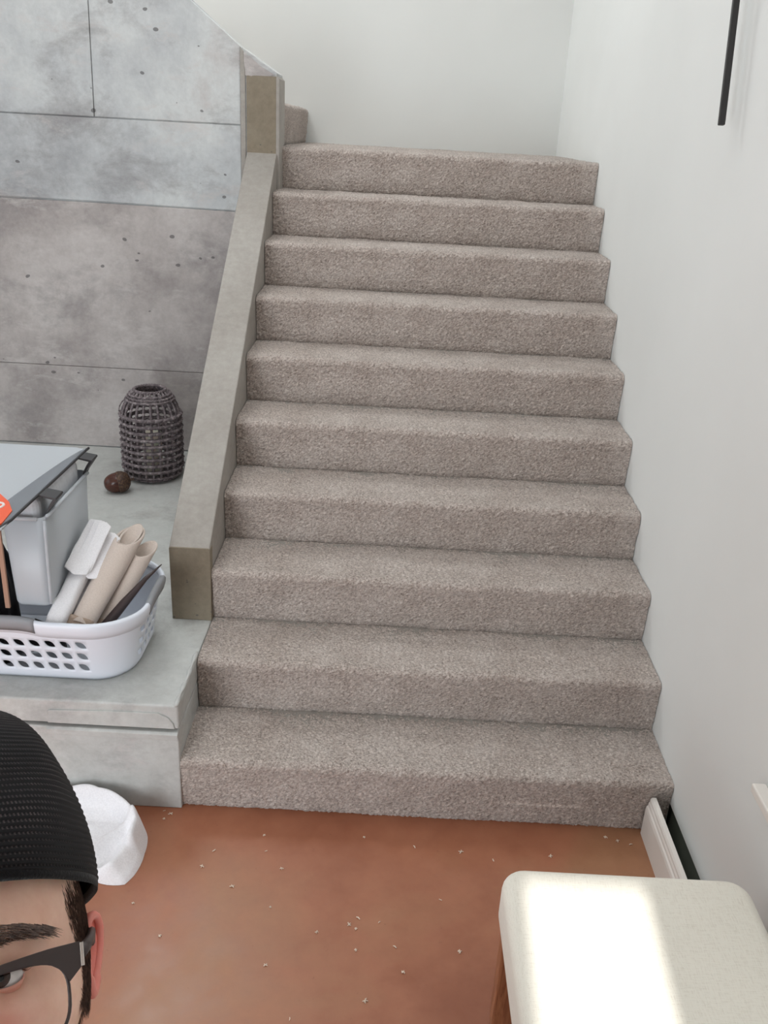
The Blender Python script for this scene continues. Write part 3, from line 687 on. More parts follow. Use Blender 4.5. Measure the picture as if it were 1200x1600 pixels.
# ------------------------------------------------------------------ white towel on the floor
n1, n2 = 120, 40
th = np.linspace(0, 2 * np.pi, n1, endpoint=False)
outline = [(-0.075, -0.145), (-0.066, -0.215), (-0.074, -0.30), (-0.092, -0.335), (-0.14, -0.338), (-0.20, -0.318), (-0.30, -0.315), (-0.42, -0.30), (-0.50, -0.24), (-0.52, -0.15), (-0.50, -0.07), (-0.42, -0.035), (-0.34, -0.026), (-0.24, -0.03), (-0.16, -0.055), (-0.105, -0.095)]
oc = Vector((-0.28, -0.18)); ang = np.array([math.atan2(y - oc.y, x - oc.x) % (2 * math.pi) for x, y in outline]); rad = np.array([math.hypot(x - oc.x, y - oc.y) for x, y in outline])
od = np.argsort(ang); R_ = np.interp(th, np.r_[ang[od][-1] - 2 * np.pi, ang[od], ang[od][0] + 2 * np.pi], np.r_[rad[od][-1], rad[od], rad[od][0]])
P = np.zeros((n1, n2, 3))
nz_ = vnoise((n1, n2), (10, 6), 11) - 0.5
for j in range(n2):
    t = j / (n2 - 1)                       # 0 outside edge at floor .. 1 centre
    r = R_ * (1 - t)
    x = oc.x + r * np.cos(th); y = oc.y + r * np.sin(th)
    hem = 0.034 * np.exp(-((t - 0.15) / 0.085) ** 2) * (0.55 + 0.75 * (np.sin(th) > -0.3) * np.clip(np.cos(th - 0.9) + 0.6, 0, 1.4))
    edge = np.minimum(1, t / 0.05) ** 0.5
    z = edge * (0.016 + hem) + 0.010 * nz_[:, j] * edge
    z += 0.042 * np.exp(-(((x + 0.19) * 0.8 + (y + 0.22) * -0.6) / 0.020) ** 2) * edge * min(1, t / 0.22) * np.clip((0.30 - np.hypot(x + 0.15, y + 0.22)) / 0.2, 0, 1)
    z += 0.034 * np.exp(-(((x + 0.115) * 0.95 + (y + 0.24) * -0.3) / 0.020) ** 2) * edge * min(1, t / 0.22)
    z += np.clip((y + 0.11) / 0.08, 0, 1) * 0.035 * edge
    P[:, j] = np.stack([x, np.minimum(y, -0.027), z + 0.001], 1)
tw = put('towel', grid_mesh(P, True), M_TOWEL, smooth=True); tag(tw, 'white towel bunched on the floor against the concrete ledge', 'towel')

# ------------------------------------------------------------------ carpet trimmings on the floor
M_LINT = NT('carpet trimming', 0.9, srgb(214, 196, 178)).m
spots = [(.272, -.115), (.287, -.18), (.341, -.244), (.327, -.386), (.572, -.407), (.547, -.43), (.567, -.444), (.629, -.418), (.462, -.461), (.57, -.512), (.673, -.495), (.34, -.573), (.695, -.572), (.73, -.13), (.87, -.141), (.576, -.101), (-.052, -.034), (-.030, -.045), (-.045, -.068), (.134, -.189), (.111, -.251), (-.049, -.397), (.964, -.168), (1.362, -.06), (1.327, -.046), (1.399, -.071), (1.141, -.138), (.845, -.50), (.80, -.33), (.21, -.32), (.05, -.50), (.42, -.72), (.60, -.66)]
lint = []
for v in range(3):
    mb = MB()
    for q in range(3):
        a = random.uniform(0, 6.28); l = random.uniform(0.004, 0.007)
        mb.tube([(-l * math.cos(a), -l * math.sin(a), 0.0015), (0.001, 0.001 * q, 0.003), (l * math.cos(a + 0.5), l * math.sin(a + 0.5), 0.002)], 0.0011, 4)
    lint.append(mb.mesh())
for k, (x, y) in enumerate(spots):
    o = put('carpet_trimming', lint[k % 3], M_LINT, loc=(x, y, 0.0006)); o.rotation_euler.z = random.uniform(0, 6.28); s = random.uniform(0.7, 1.25); o.scale = (s, s, 1)
    tag(o, 'tiny pale tuft of cut carpet fibre lying on the brown floor', 'carpet tuft', 'carpet trimmings on the floor')

# ------------------------------------------------------------------ the person taking the picture
AZ, EL, RL = math.radians(22), math.radians(43), math.radians(-1.6)
nF = Vector((math.sin(AZ) * math.cos(EL), -math.cos(AZ) * math.cos(EL), math.sin(EL)))
nL = Vector((math.cos(AZ), math.sin(AZ), 0)); nU = nF.cross(nL)
nL, nU = nL * math.cos(RL) + nU * math.sin(RL), nU * math.cos(RL) - nL * math.sin(RL)
EYE = CAM + (cF + cR * ((7 - 600) / FPX) - cU * ((1531 - 800) / FPX)) * 0.56             # the person's left eye
HR = Matrix((nL, nF, nU)).transposed()            # head frame: x left, y forward, z up
EX, EYF, EZ = 0.033, 0.0735, 0.0
HO = EYE - HR @ Vector((EX, EYF, EZ))
def hw(p): return HO + HR @ Vector(p)
HRn = np.array(HR); HOn = np.array(HO)
def hwn(P): return P @ HRn.T + HOn

per = empty('person', (HO.x, HO.y, 0), 'person in a black ridged cap and glasses looking up, standing before the stairs', 'person')

def head_pts(D):
    """D (...,3) unit directions from the head centre -> surface points (head frame)"""
    x, y, z = D[..., 0], D[..., 1], D[..., 2]
    a, b = 0.0825, 0.098; cz = np.where(z > 0, 0.108, 0.128)
    k = 1 / ((np.abs(x) / a) ** 2.25 + (np.abs(y) / b) ** 2.25 + (np.abs(z) / cz) ** 2.25) ** (1 / 2.25)
    P = D * k[..., None]; P[..., 1] -= 0.010; P[..., 2] += 0.012
    X, Y, Z = P[..., 0].copy(), P[..., 1].copy(), P[..., 2].copy()
    t = np.clip((-0.025 - Z) / 0.10, 0, 1)
    P[..., 0] = X * (1 - 0.34 * t ** 1.3); P[..., 1] = Y - np.where(Y < 0, -0.035 * t, 0.0)
    fr = np.clip(Y / 0.05, 0, 1); ax = np.abs(P[..., 0])
    def G(x0, z0, sx, sz, amp): return amp * np.exp(-((ax - x0) / sx) ** 2 - ((Z - z0) / sz) ** 2)
    d = G(0.024, 0.026, 0.026, 0.009, 0.0045) + G(0.052, 0.020, 0.014, 0.010, 0.003)
    d += G(0.034, 0.0, 0.018, 0.0125, -0.0145) + G(0.012, 0.004, 0.007, 0.012, -0.005)
    d += G(0, -0.004, 0.0075, 0.018, 0.009) + G(0, -0.026, 0.010, 0.016, 0.014) + G(0, -0.038, 0.012, 0.010, 0.014) + G(0.013, -0.042, 0.007, 0.007, 0.009)
    d += G(0.044, -0.030, 0.020, 0.014, 0.006) + G(0.033, -0.0165, 0.016, 0.005, 0.0022) + G(0.034, 0.0135, 0.015, 0.004, 0.0012)
    d += G(0, -0.064, 0.020, 0.004, 0.005) + G(0, -0.074, 0.018, 0.005, 0.006) + G(0, -0.069, 0.026, 0.0018, -0.003) + G(0, -0.104, 0.020, 0.014, 0.010)
    P[..., 1] += d * fr
    side = np.exp(-((Y - 0.045) / 0.02) ** 2 - ((Z - 0.02) / 0.025) ** 2)
    P[..., 0] -= np.sign(P[..., 0]) * 0.0035 * side
    return P
n1, n2 = 260, 220
ph = np.linspace(0, 2 * np.pi, n1, endpoint=False); tt = np.linspace(0.004, np.pi - 0.004, n2)
# denser rows around the face
D = np.stack([np.sin(tt)[None] * np.sin(ph)[:, None], np.sin(tt)[None] * np.cos(ph)[:, None], np.broadcast_to(np.cos(tt)[None], (n1, n2))], -1)
HP = head_pts(D)
def surf(x, z, out=0.0):
    """point on the face surface at head-frame x, z (front side)"""
    lo, hi = None, None
    best = None; q = HP[(np.cos(ph) > -0.2)]
    dd = (q[..., 0] - x) ** 2 + (q[..., 2] - z) ** 2 + (q[..., 1] < -0.02) * 1.0
    i = np.unravel_index(np.argmin(dd), dd.shape); p = Vector(q[i]); p.x, p.z = x, z
    return p + Vector((x * 4, 1.0, 0)).normalized() * out
SK = MB()
def add_grid(P, closed=False, flip=False):
    nu, nv = P.shape[:2]; o = len(SK.v); SK.v += [Vector(p) for p in P.reshape(-1, 3)]
    for i in range(nu if closed else nu - 1):
        for j in range(nv - 1):
            q = (o + i * nv + j, o + ((i + 1) % nu) * nv + j, o + ((i + 1) % nu) * nv + j + 1, o + i * nv + j + 1); SK.f.append(q[::-1] if flip else q)
tone = []                                   # colour of the skin itself: 0 plain, 1 flushed (ears, lids)
def mark(v):
    tone.extend([v] * (len(SK.v) - len(tone)))
add_grid(hwn(HP), True); mark(0.0)
# flushed cheek, lids and nose
for k in range(len(tone)):
    p = HR.transposed() @ (SK.v[k] - HO)
    if p.y > 0.03: tone[k] = 0.45 * math.exp(-((abs(p.x) - 0.03) / 0.02) ** 2 - ((p.z + 0.026) / 0.014) ** 2) + 0.5 * math.exp(-(p.x / 0.018) ** 2 - ((p.z + 0.036) / 0.02) ** 2)
# eyelids: shells round the eyeball
ER = 0.0122
def lid(cx, upper, sgn):
    P = np.zeros((26, 12, 3)); c = np.array((cx, EYF - ER + 0.0005, EZ))
    for i, u in enumerate(np.linspace(-1, 1, 26)):
        az = u * math.radians(66)
        edge = (math.radians(24) if upper else math.radians(-22)) * max(0.0, 1 - abs(u) ** 2.4) + math.radians(2 * sgn * u)
        for j, v in enumerate(np.linspace(0, 1, 12)):
            el = edge + ((math.radians(78) if upper else math.radians(-78)) - edge) * v
            r = ER + 0.0013 + 0.0008 * math.sin(min(1, v * 5) * math.pi) - 0.0016 * max(0, abs(u) - 0.75) / 0.25
            P[i, j] = c + r * np.array((math.sin(az) * math.cos(el), math.cos(az) * math.cos(el), math.sin(el)))
    add_grid(hwn(P), False, not upper)
for s in (1, -1):
    lid(s * EX, True, s); mark(0.25); lid(s * EX, False, s); mark(0.45)
# ears
def ear(s):
    rim = [(0.000, -0.004), (0.000, 0.012), (0.005, 0.024), (0.014, 0.031), (0.025, 0.030), (0.033, 0.021), (0.035, 0.008), (0.032, -0.006), (0.025, -0.018), (0.016, -0.028), (0.008, -0.031), (0.002, -0.025), (-0.001, -0.014)]
    def at(p, q, o): # p backward, q up, o outward from the ear plane
        ca, sa = math.cos(math.radians(24)), math.sin(math.radians(24))
        k_ = 0.55 + 0.45 * (q + 0.031) / 0.062; p, q = p * 0.82, q * 0.80; return hw((s * (0.0800 + p * sa * k_ + o * ca * 0.8), -0.010 - p * ca * 0.96 - q * 0.18 + o * sa * 0.3, -0.004 + q))
    import itertools
    fine = []
    m_ = len(rim)
    for i in range(m_):
        p0, p1, p2, p3 = [rim[(i + k - 1) % m_] for k in range(4)]
        for t in (0, .25, .5, .75):
            f = lambda a, b, c, d: 0.5 * ((2 * b) + (-a + c) * t + (2 * a - 5 * b + 4 * c - d) * t * t + (-a + 3 * b - 3 * c + d) * t ** 3)
            fine.append((f(p0[0], p1[0], p2[0], p3[0]), f(p0[1], p1[1], p2[1], p3[1])))
    SK.tube([at(p, q, 0.002) for p, q in fine], [0.0034 + 0.0012 * (q < -0.018) for p, q in fine], 8, closed=True); mark(0.9)
    c = (0.013, -0.002); o = len(SK.v); rings = [1.0, 0.85, 0.7, 0.55, 0.4, 0.2, 0.02]; dep = [0.002, -0.001, 0.002, 0.0025, -0.004, -0.007, -0.008]
    for r, d in zip(rings, dep):
        for p, q in fine: SK.v.append(at(c[0] + (p - c[0]) * r, c[1] + (q - c[1]) * r, d))
    n = len(fine)
    for k in range(len(rings) - 1):
        for i in range(n): SK.f.append((o + k * n + i, o + k * n + (i + 1) % n, o + (k + 1) * n + (i + 1) % n, o + (k + 1) * n + i))
    mark(1.0)
    o = len(SK.v)                            # back of the ear joins the skull
    for r, d in ((1.0, 0.0), (0.8, -0.006), (0.5, -0.016)):
        for p, q in fine: SK.v.append(at(c[0] + (p - c[0]) * r, c[1] + (q - c[1]) * r, d))
    for k in range(2):
        for i in range(n): SK.f.append((o + k * n + i, o + (k + 1) * n + i, o + (k + 1) * n + (i + 1) % n, o + k * n + (i + 1) % n))
    mark(0.8)
ear(1); ear(-1)
# neck, torso, limbs: closed volumes fused into one surface
BA = math.radians(-6); HF = Vector((math.sin(BA), -math.cos(BA), 0)); HL = Vector((math.cos(BA), math.sin(BA), 0)); ZU = Vector((0, 0, 1))
NB = HO + HF * 0.055 + ZU * -0.205                  # base of the neck
def bp(l, f, z): return Vector((NB.x, NB.y, 0)) + HL * l + HF * f + ZU * z
def loft(rings, n=24):
    """rings: (centre, half width along HL, half depth along HF)"""
    vs, fs = [], []
    for c, a, b in rings:
        for k in range(n): t = 2 * math.pi * k / n; vs.append(c + HL * (a * math.cos(t)) + HF * (b * math.sin(t)))
    for i in range(len(rings) - 1):
        for k in range(n): fs.append((i * n + k, i * n + (k + 1) % n, (i + 1) * n + (k + 1) % n, (i + 1) * n + k))
    fs += [tuple(range(n))[::-1], tuple((len(rings) - 1) * n + k for k in range(n))]
    return vs, fs
zs_ = NB.z                                          # about 1.24
SHZ, HIP, KN = zs_ - 0.05, 0.74, 0.41
def torso(g):
    return loft([(bp(0, 0, HIP - 0.06), 0.135 + g, 0.095 + g), (bp(0, 0, HIP + 0.02), 0.168 + g, 0.115 + g), (bp(0, 0.005, HIP + 0.14), 0.150 + g, 0.108 + g), (bp(0, 0.01, HIP + 0.26), 0.165 + g, 0.118 + g),
                 (bp(0, 0.005, SHZ - 0.06), 0.175 + g, 0.115 + g), (bp(0, -0.005, SHZ), 0.165 + g, 0.09 + g), (bp(0, -0.01, SHZ + 0.035), 0.095 + g, 0.07 + g), (bp(0, -0.01, SHZ + 0.055), 0.06 + g * .7, 0.06 + g * .7)])
PH = CAM - cF * 0.018 - cU * 0.066                  # the phone sits behind its lens
shL, shR = bp(0.185, -0.005, SHZ - 0.015), bp(-0.185, -0.005, SHZ - 0.015)
handL = PH - cU * 0.055 - cF * 0.035
elL = Vector((0.62, -2.12, 1.33))
elR, haR = bp(-0.255, -0.01, SHZ - 0.29), bp(-0.27, 0.05, SHZ - 0.55)
def limb(pts, rad): return tube_data(pts, rad, 14)
def arms(g, cut=1.0):
    out = []
    for a, e, h in ((shL, elL, handL), (shR, elR, haR)):
        w_ = e + (h - e) * (0.86 * cut)
        out.append(limb([a - (e - a) * 0.05, a + (e - a) * 0.3, a + (e - a) * 0.7, e, e + (w_ - e) * 0.35, w_], [0.056 + g, 0.052 + g, 0.044 + g, 0.041 + g, 0.040 + g, 0.027 + g]))
    return out
def legs(g, zlow=0.08):
    out = []
    for s in (-1, 1):
        out.append(limb([bp(s * 0.085, 0, HIP + 0.03), bp(s * 0.095, 0.01, HIP - 0.12), bp(s * 0.10, 0.015, KN + 0.02), bp(s * 0.10, -0.005, KN - 0.13), bp(s * 0.105, -0.01, zlow)], [0.088 + g, 0.080 + g, 0.056 + g, 0.054 + g, 0.037 + g]))
    return out
def hand(h, e, grip):
    """palm with five bent fingers; returns a list of volumes"""
    ax_ = (h - e).normalized(); out = []
    sd_ = (grip - grip.project(ax_)).normalized(); nn = ax_.cross(sd_)
    wrist = e + (h - e) * 0.84
    out.append(tube_data([wrist, wrist + ax_ * 0.03, wrist + ax_ * 0.07, wrist + ax_ * 0.092], [0.026, 0.036, 0.040, 0.036], 14, flat=(1.0, 0.42), up=sd_))
    for q, L_ in zip((-0.028, -0.009, 0.010, 0.028), (0.070, 0.080, 0.075, 0.058)):
        b = wrist + ax_ * 0.085 + sd_ * q
        out.append(tube_data([b, b + ax_ * L_ * 0.45 + nn * 0.006, b + ax_ * L_ * 0.78 + nn * 0.022, b + ax_ * L_ * 0.92 + nn * 0.042], [0.0095, 0.009, 0.0082, 0.007], 8))
    b = wrist + ax_ * 0.025 - sd_ * 0.03
    out.append(tube_data([b, b - sd_ * 0.022 + ax_ * 0.025 + nn * 0.008, b - sd_ * 0.026 + ax_ * 0.055 + nn * 0.018], [0.012, 0.0105, 0.008], 8))
    return out
def fused(parts, voxel, smooth_it=4):
    mb = MB()
    for p in parts: mb.add(p)
    ob = bpy.data.objects.new('tmp', mb.mesh()); COL.objects.link(ob)
    r = ob.modifiers.new('r', 'REMESH'); r.mode = 'VOXEL'; r.voxel_size = voxel
    s_ = ob.modifiers.new('s', 'SMOOTH'); s_.iterations = smooth_it; s_.factor = 0.5
    dg = bpy.context.evaluated_depsgraph_get(); ev = ob.evaluated_get(dg); me = bpy.data.meshes.new_from_object(ev)
    bpy.data.objects.remove(ob); return me
neck = tube_data([HO + HR @ Vector((0, -0.03, -0.03)), HO + HR @ Vector((0, -0.035, -0.09)), NB + ZU * 0.03, NB - ZU * 0.04], [0.058, 0.056, 0.058, 0.066], 20)
bm_me = fused([torso(0), neck] + arms(0) + legs(0) + hand(handL, elL, cR) + hand(haR, elR, HF), 0.007, 5)
o0 = len(SK.v); SK.v += [v.co.copy() for v in bm_me.vertices]; SK.f += [tuple(i + o0 for i in p.vertices) for p in bm_me.polygons]; mark(0.05)
ns = NT('skin', 0.5, spec=0.4)
at_ = ns.t.nodes.new('ShaderNodeAttribute'); at_.attribute_name = 'flush'
mot = ns.noise(45, 4, 0.6); fine_ = ns.noise(600, 2)
c = ns.ramp(mot, [(0.3, srgb(228, 180, 156)), (0.7, srgb(242, 202, 180))])
c = ns.mix(at_.outputs['Fac'], c, srgb(222, 128, 116)); ns.color(c).bump(fine_, 0.12, 0.0006)
ns.set(Subsurface_Weight=0.25, Subsurface_Radius=(0.008, 0.003, 0.0015), Subsurface_Scale=0.6); M_SKIN = ns.m
me = SK.mesh(); at = me.attributes.new('flush', 'FLOAT', 'POINT'); at.data.foreach_set('value', np.array(tone, dtype=np.float32))
body = put('body', me, M_SKIN, per, smooth=True)
# clothing (below the frame)
M_SHIRT = cloth_mat('dark grey jersey', (70, 72, 78)); M_JEAN = cloth_mat('dark blue denim', (52, 60, 82), 400); M_SHOE = NT('black shoe leather', 0.5, srgb(34, 32, 32)).m
put('shirt', fused([torso(0.012)] + arms(0.012, 0.45), 0.009, 4), M_SHIRT, per, smooth=True)
tr = fused([loft([(bp(0, 0, HIP - 0.10), 0.150, 0.108), (bp(0, 0, HIP + 0.0), 0.182, 0.129), (bp(0, 0, HIP + 0.08), 0.172, 0.125)])] + legs(0.014, 0.06), 0.009, 4)
put('trousers', tr, M_JEAN, per, smooth=True)
for s in (-1, 1):
    sh = tube_data([bp(s * 0.105, -0.07, 0.045), bp(s * 0.105, -0.02, 0.052), bp(s * 0.108, 0.06, 0.046), bp(s * 0.115, 0.15, 0.036), bp(s * 0.118, 0.19, 0.030)], [0.034, 0.046, 0.045, 0.042, 0.022], 16)
    sh = ([Vector((v.x, v.y, max(0.0005, v.z))) for v in sh[0]], sh[1]); put('shoe', mesh(*sh), M_SHOE, per, smooth=True)
# eyes
ne = NT('eyeball', 0.08, srgb(232, 226, 222)); ne.set(Coat_Weight=0.6)
M_IRIS = NT('brown iris', 0.15, srgb(58, 42, 36)).m; M_PUPIL = NT('pupil', 0.1, srgb(10, 9, 9)).m
for s in (1, -1):
    c = hw((s * EX, EYF - ER, EZ)); gz = (HR @ Vector((-0.20, 1.0, 0.10))).normalized()
    q = Vector((0, 0, 1)).rotation_difference(gz).to_matrix()
    def sph(r, a0, a1, n=14):
        v, f = lathe_data([(max(1e-5, r * math.sin(a)), r * math.cos(a)) for a in np.linspace(a0, a1, n)], (0, 0, 0), 28); return [c + q @ p for p in v], f
    eb = put('eyeball', mesh(*sph(ER, 0.001, math.pi - 0.001, 24)), ne.m, per, smooth=True)
    put('iris', mesh(*sph(ER + 0.0002, 0.001, 0.50, 8)), M_IRIS, eb, smooth=True); put('pupil', mesh(*sph(ER + 0.00035, 0.001, 0.20, 6)), M_PUPIL, eb, smooth=True)
# hair: brows, temples
nh = NT('dark brown hair', 0.5); nh.color(nh.ramp(nh.noise(300, 2), [(0.3, srgb(54, 38, 32)), (0.7, srgb(112, 86, 72))])); M_HAIR = nh.m
def strand(mb, root, d1, d2, L_, r=0.00028):
    root = Vector(root); d1 = Vector(d1).normalized(); d2 = Vector(d2).normalized()
    a = root; b = a + d1 * L_ * 0.4; c_ = b + (d1 + d2).normalized() * L_ * 0.3; e = c_ + d2 * L_ * 0.3
    mb.tube([hw(a), hw(b), hw(c_), hw(e)], [r, r * 1.1, r * 0.9, r * 0.25], 3)
R2 = random.Random(3)
for s in (1, -1):
    mb = MB()
    for k in range(430):
        t = R2.random(); x = 0.010 + 0.049 * t; arch = 0.0195 + 0.0075 * math.sin(min(1, t * 1.25) * math.pi * 0.62) - 0.006 * max(0, t - 0.6)
        hh = 0.0080 * (1 - 0.70 * t ** 1.5); z = arch + R2.uniform(-1, 1) * hh
        p = surf(s * x, z, -0.0005)
        d1 = Vector((s * (0.5 + 0.5 * t), 0.45, 0.55 - 1.0 * t - 30 * (z - arch))); d2 = Vector((s * 1.0, 0.05, -0.25 - 0.3 * t + R2.uniform(-.2, .2)))
        strand(mb, p, d1, d2, R2.uniform(0.007, 0.013), 0.00022)
    put('eyebrow', mb.mesh(), M_HAIR, per)
mb = MB()
def side_pt(s, y, z):
    q = HP; dd = (q[..., 1] - y) ** 2 + (q[..., 2] - z) ** 2 + (q[..., 0] * s < 0) * 1.0
    i = np.unravel_index(np.argmin(dd), dd.shape); return Vector(q[i])
for s in (1, -1):
    for k in range(3600):
        z = R2.uniform(-0.030, 0.060); t = (0.060 - z) / 0.10
        y0 = -0.014 + 0.022 * min(1, max(0, (t - 0.35) / 0.3)); y1 = 0.038 - 0.018 * min(1, max(0, (t - 0.25) / 0.45)); y = y0 + (y1 - y0) * R2.random() ** 1.25 + R2.gauss(0, 0.0025)
        p = side_pt(s, y, z)
        strand(mb, p + Vector((s * -0.0004, 0, 0)), (s * 0.35, -0.25 + R2.uniform(-.2, .2), -1), (s * 0.05, -0.35 + R2.uniform(-.3, .3), -1), R2.uniform(0.006, 0.014), 0.0002)
    for k in range(2200):
        z = R2.uniform(-0.045, 0.050); y = R2.uniform(-0.105, -0.045); p = side_pt(s, y, z)
        strand(mb, p, (s * 0.4, -0.3, -1), (s * 0.1, -0.4, -1), R2.uniform(0.010, 0.020), 0.0004)
tag(put('hair', mb.mesh(), M_HAIR, per), kind='stuff')
# lashes
for s in (1, -1):
    mb = MB()
    for k in range(46):
        u = -0.9 + 1.8 * k / 45; az = u * math.radians(62); el = math.radians(23) * (1 - abs(u) ** 2.4)
        r = ER + 0.0016; p = Vector((s * EX, EYF - ER, EZ)) + r * Vector((math.sin(az) * math.cos(el), math.cos(az) * math.cos(el), math.sin(el)))
        strand(mb, p, (math.sin(az), 1, 0.1), (math.sin(az) * 1.2, 0.6, 0.7), R2.uniform(0.005, 0.007), 0.0002)
    put('eyelashes', mb.mesh(), M_HAIR, per)

# ------------------------------------------------------------------ cap
ncap = NT('black ridged mesh fabric', 0.75, spec=0.3)
uvn = ncap.t.nodes.new('ShaderNodeUVMap'); uv = uvn.outputs[0]
bk_ = ncap.t.nodes.new('ShaderNodeTexBrick'); bk_.offset = 0.5; bk_.inputs['Scale'].default_value = 1.0
bk_.inputs['Brick Width'].default_value = 0.0030; bk_.inputs['Row Height'].default_value = 0.0046; bk_.inputs['Mortar Size'].default_value = 0.0011; bk_.inputs['Mortar Smooth'].default_value = 0.4
bk_.inputs['Color1'].default_value = BW(1); bk_.inputs['Color2'].default_value = BW(0.55); bk_.inputs['Mortar'].default_value = BW(0)
ncap.link(uv, bk_.inputs['Vector'])
patch = ncap.ramp(ncap.noise(22, 3), [(0.42, BW(0.15)), (0.62, BW(1.0))])
cc = ncap.mix(ncap.math('MULTIPLY', bk_.outputs['Color'], patch), srgb(15, 13, 16), srgb(78, 70, 70))
ncap.color(cc).bump(bk_.outputs['Color'], 0.5, 0.0012); M_CAP = ncap.m
cp_ = empty('cap', tuple(hw((0, 0, 0.06))), 'close fitting black ridged mesh cap worn by the person with glasses', 'cap')
def cap_edge(u, k=1.0):
    y = 0.1065 * math.sin(u) - 0.010; return Vector((0.0905 * math.cos(u) * k, y * k - 0.010 * (1 - k), 0.048 + 0.20 * (y - 0.02) * 1.0))
APEX = Vector((0, -0.034, 0.186))
def cap_pt(u, v, off=0.0):
    e = cap_edge(u); s_ = math.sin(v * math.pi / 2) ; c_ = max(0.0, math.cos(v * math.pi / 2)) ** 0.86
    p = Vector((e.x * c_ + APEX.x * (1 - c_), e.y * c_ + APEX.y * (1 - c_), e.z + (APEX.z - e.z) * s_ ** 1.12))
    nrm = Vector((e.x * c_, e.y * c_, 0.08 * s_)); nrm.normalize()
    return p + nrm * off
NU, NV = 150, 130
vs, uvs, fs = [], [], []
for i in range(NU):
    u = 2 * math.pi * i / NU
    for j in range(NV):
        v = j / (NV - 1); w_ = 0.0006 * math.cos(2 * math.pi * v * 44); wr = 0.0014 * math.sin(7 * u + 9 * v) * (1 - v)
        vs.append(hw(cap_pt(u, v, w_ + wr))); uvs.append((i / NU * 0.60, v * 0.205))
fl = []
for i in range(NU):
    for j in range(NV - 1):
        a, b = i * NV + j, ((i + 1) % NU) * NV + j; fs.append((a, b, b + 1, a + 1))
        fl += [uvs[a], (uvs[b][0] + (0.60 if i == NU - 1 else 0), uvs[b][1]), (uvs[b + 1][0] + (0.60 if i == NU - 1 else 0), uvs[b + 1][1]), uvs[a + 1]]
me = mesh(vs, fs); ul = me.uv_layers.new(name='UVMap'); ul.data.foreach_set('uv', np.array(fl, dtype=np.float32).reshape(-1))
cr_ = put('crown', me, M_CAP, cp_, smooth=True); sd = cr_.modifiers.new('thick', 'SOLIDIFY'); sd.thickness = 0.0022; sd.offset = -1
M_BAND = cloth_mat('black cap band', (24, 22, 24), 500)
vs, fs = [], []; pr_ = [(-0.0015, 0.0), (0.0012, -0.002), (0.0018, 0.002), (0.0016, 0.004), (0.0006, 0.0055), (-0.002, 0.004)]
for i in range(NU):
    u = 2 * math.pi * i / NU; e = cap_edge(u); nr_ = Vector((e.x, e.y + 0.01, 0)).normalized()
    for o_, z_ in pr_: vs.append(hw(e + nr_ * (o_ + 0.0014 * math.sin(7 * u) + 0.0006) + Vector((0, 0, z_ - 0.002))))
g = len(pr_)
for i in range(NU):
    for j in range(g): fs.append((i * g + j, ((i + 1) % NU) * g + j, ((i + 1) % NU) * g + (j + 1) % g, i * g + (j + 1) % g))
put('edge_band', mesh(vs, fs), M_BAND, cp_, smooth=True)

# ------------------------------------------------------------------ glasses
M_GFRAME = NT('matt brown metal frame', 0.4, srgb(66, 56, 54)); M_GFRAME.set(Metallic=0.3); M_GFRAME = M_GFRAME.m
M_SILVER = NT('silver hinge', 0.25, srgb(225, 220, 214)); M_SILVER.set(Metallic=1.0); M_SILVER = M_SILVER.m
nlens = NT('clear lens', 0.02, (1, 1, 1, 1)); nlens.set(Transmission_Weight=1.0, IOR=1.02); M_LENS = nlens.m
gl = empty('eyeglasses', tuple(hw((0, 0.095, 0))), 'brown half-rim eyeglasses with thick brow bar worn by the person', 'glasses')
GY = 0.0955
def gpt(x, z, o=0.0): z -= 0.0035; return hw((x, GY + o - 1.6 * max(0, abs(x) - 0.02) ** 2 * 2.2, z))
def lens_outline(s, n=48, k=1.0):
    out = []
    for i in range(n):
        a = 2 * math.pi * i / n; ca, sa = math.cos(a), math.sin(a)
        x = math.copysign(abs(ca) ** 0.72, ca) * 0.0285; z = math.copysign(abs(sa) ** 0.72, sa) * 0.0245 - 0.003 + 0.0025 * ca
        out.append((s * (0.0405 + x * k * 1.06), -0.0115 + z * k))
    return out
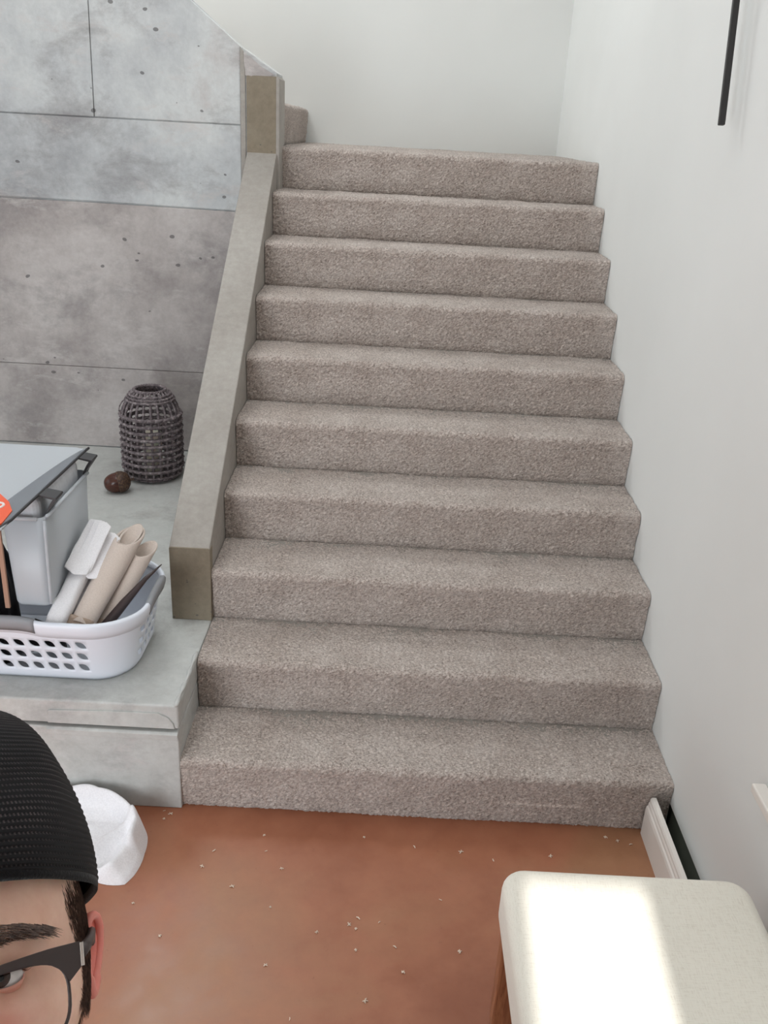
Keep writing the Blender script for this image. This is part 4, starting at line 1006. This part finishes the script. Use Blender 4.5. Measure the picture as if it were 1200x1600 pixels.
for s in (1, -1):
    ol = lens_outline(s)
    rm = put('rim_wire', MB().tube([gpt(x, z) for x, z in ol], 0.0011, 8, closed=True).mesh(), M_GFRAME, gl, smooth=True)
    v = [gpt(x, z, 0.0) for x, z in lens_outline(s, 48, 0.985)]; cen = gpt(s * 0.0405, -0.0115, 0.001)
    v2 = [p + nF * -0.0012 for p in v]; n = 48
    put('lens', mesh(v + [cen] + v2 + [cen - nF * 0.0012], [(i, (i + 1) % n, n) for i in range(n)] + [(n + 1 + (i + 1) % n, n + 1 + i, 2 * n + 1) for i in range(n)] + [(i, n + 1 + i, n + 1 + (i + 1) % n, (i + 1) % n) for i in range(n)]), M_LENS, gl, smooth=True)
    # brow bar: thick strip that widens to the end piece
    tp = [(0.009, 0.0035, 0.0070), (0.020, 0.0080, 0.0115), (0.033, 0.0098, 0.0140), (0.048, 0.0102, 0.0156), (0.060, 0.0080, 0.0166), (0.067, 0.0030, 0.0168), (0.0715, -0.0045, 0.0168), (0.0785, 0.0020, 0.0168)]
    vs, fs = [], []
    for x, z0, z1 in tp: vs += [gpt(s * x, z0, 0.0022), gpt(s * x, z1, 0.0022), gpt(s * x, z1, -0.0012), gpt(s * x, z0, -0.0012)]
    for k in range(len(tp) - 1):
        for j in range(4): fs.append((k * 4 + j, (k + 1) * 4 + j, (k + 1) * 4 + (j + 1) % 4, k * 4 + (j + 1) % 4))
    fs += [(0, 1, 2, 3), tuple((len(tp) - 1) * 4 + j for j in (3, 2, 1, 0))]
    put('brow_bar', mesh(vs, fs), M_GFRAME, gl)
    e0 = gpt(s * 0.0785, 0.0095, 0.0008); 
    ta = put('temple_arm', MB().tube([e0, hw((s * 0.0825, 0.070, 0.009)), hw((s * 0.0852, 0.03, 0.010)), hw((s * 0.0862, -0.008, 0.012)), hw((s * 0.0850, -0.035, 0.000)), hw((s * 0.0835, -0.045, -0.02))], [0.0036, 0.0036, 0.0032, 0.003, 0.003, 0.0035], 8, flat=(1, 1)).mesh(), M_GFRAME, gl, smooth=True)
    bm = bmesh.new(); add_box(bm, (-0.0010, -0.002, -0.0068), (0.0012, 0.0028, 0.0068), 0.0003)
    for v_ in bm.verts: v_.co = e0 + HR @ (v_.co + Vector((s * 0.0010, 0, 0)))
    put('hinge_cap', bm_mesh(bm), M_SILVER, ta)
put('bridge', MB().tube([gpt(-0.009, 0.0055), gpt(-0.004, 0.0095, 0.002), gpt(0.004, 0.0095, 0.002), gpt(0.009, 0.0055)], 0.0016, 8).mesh(), M_GFRAME, gl, smooth=True)
for s in (1, -1):
    put('nose_pad', MB().tube([gpt(s * 0.0085, -0.006, -0.003), gpt(s * 0.0105, -0.013, -0.006)], 0.0022, 8).mesh(), M_LENS, gl, smooth=True)

# ------------------------------------------------------------------ the phone in the raised hand, behind its own lens
bm = bmesh.new(); add_box(bm, (-0.037, -0.078, -0.004), (0.037, 0.078, 0.004), 0.003, 3)
B3 = Matrix((cR, cU, cF)).transposed()
for v_ in bm.verts: v_.co = PH + B3 @ v_.co
phn = empty('smartphone', tuple(PH - cU * 0.078), 'black smartphone held up in the raised hand of the person', 'phone')
put('phone_body', bm_mesh(bm), NT('black phone glass', 0.15, srgb(20, 20, 22)).m, phn)
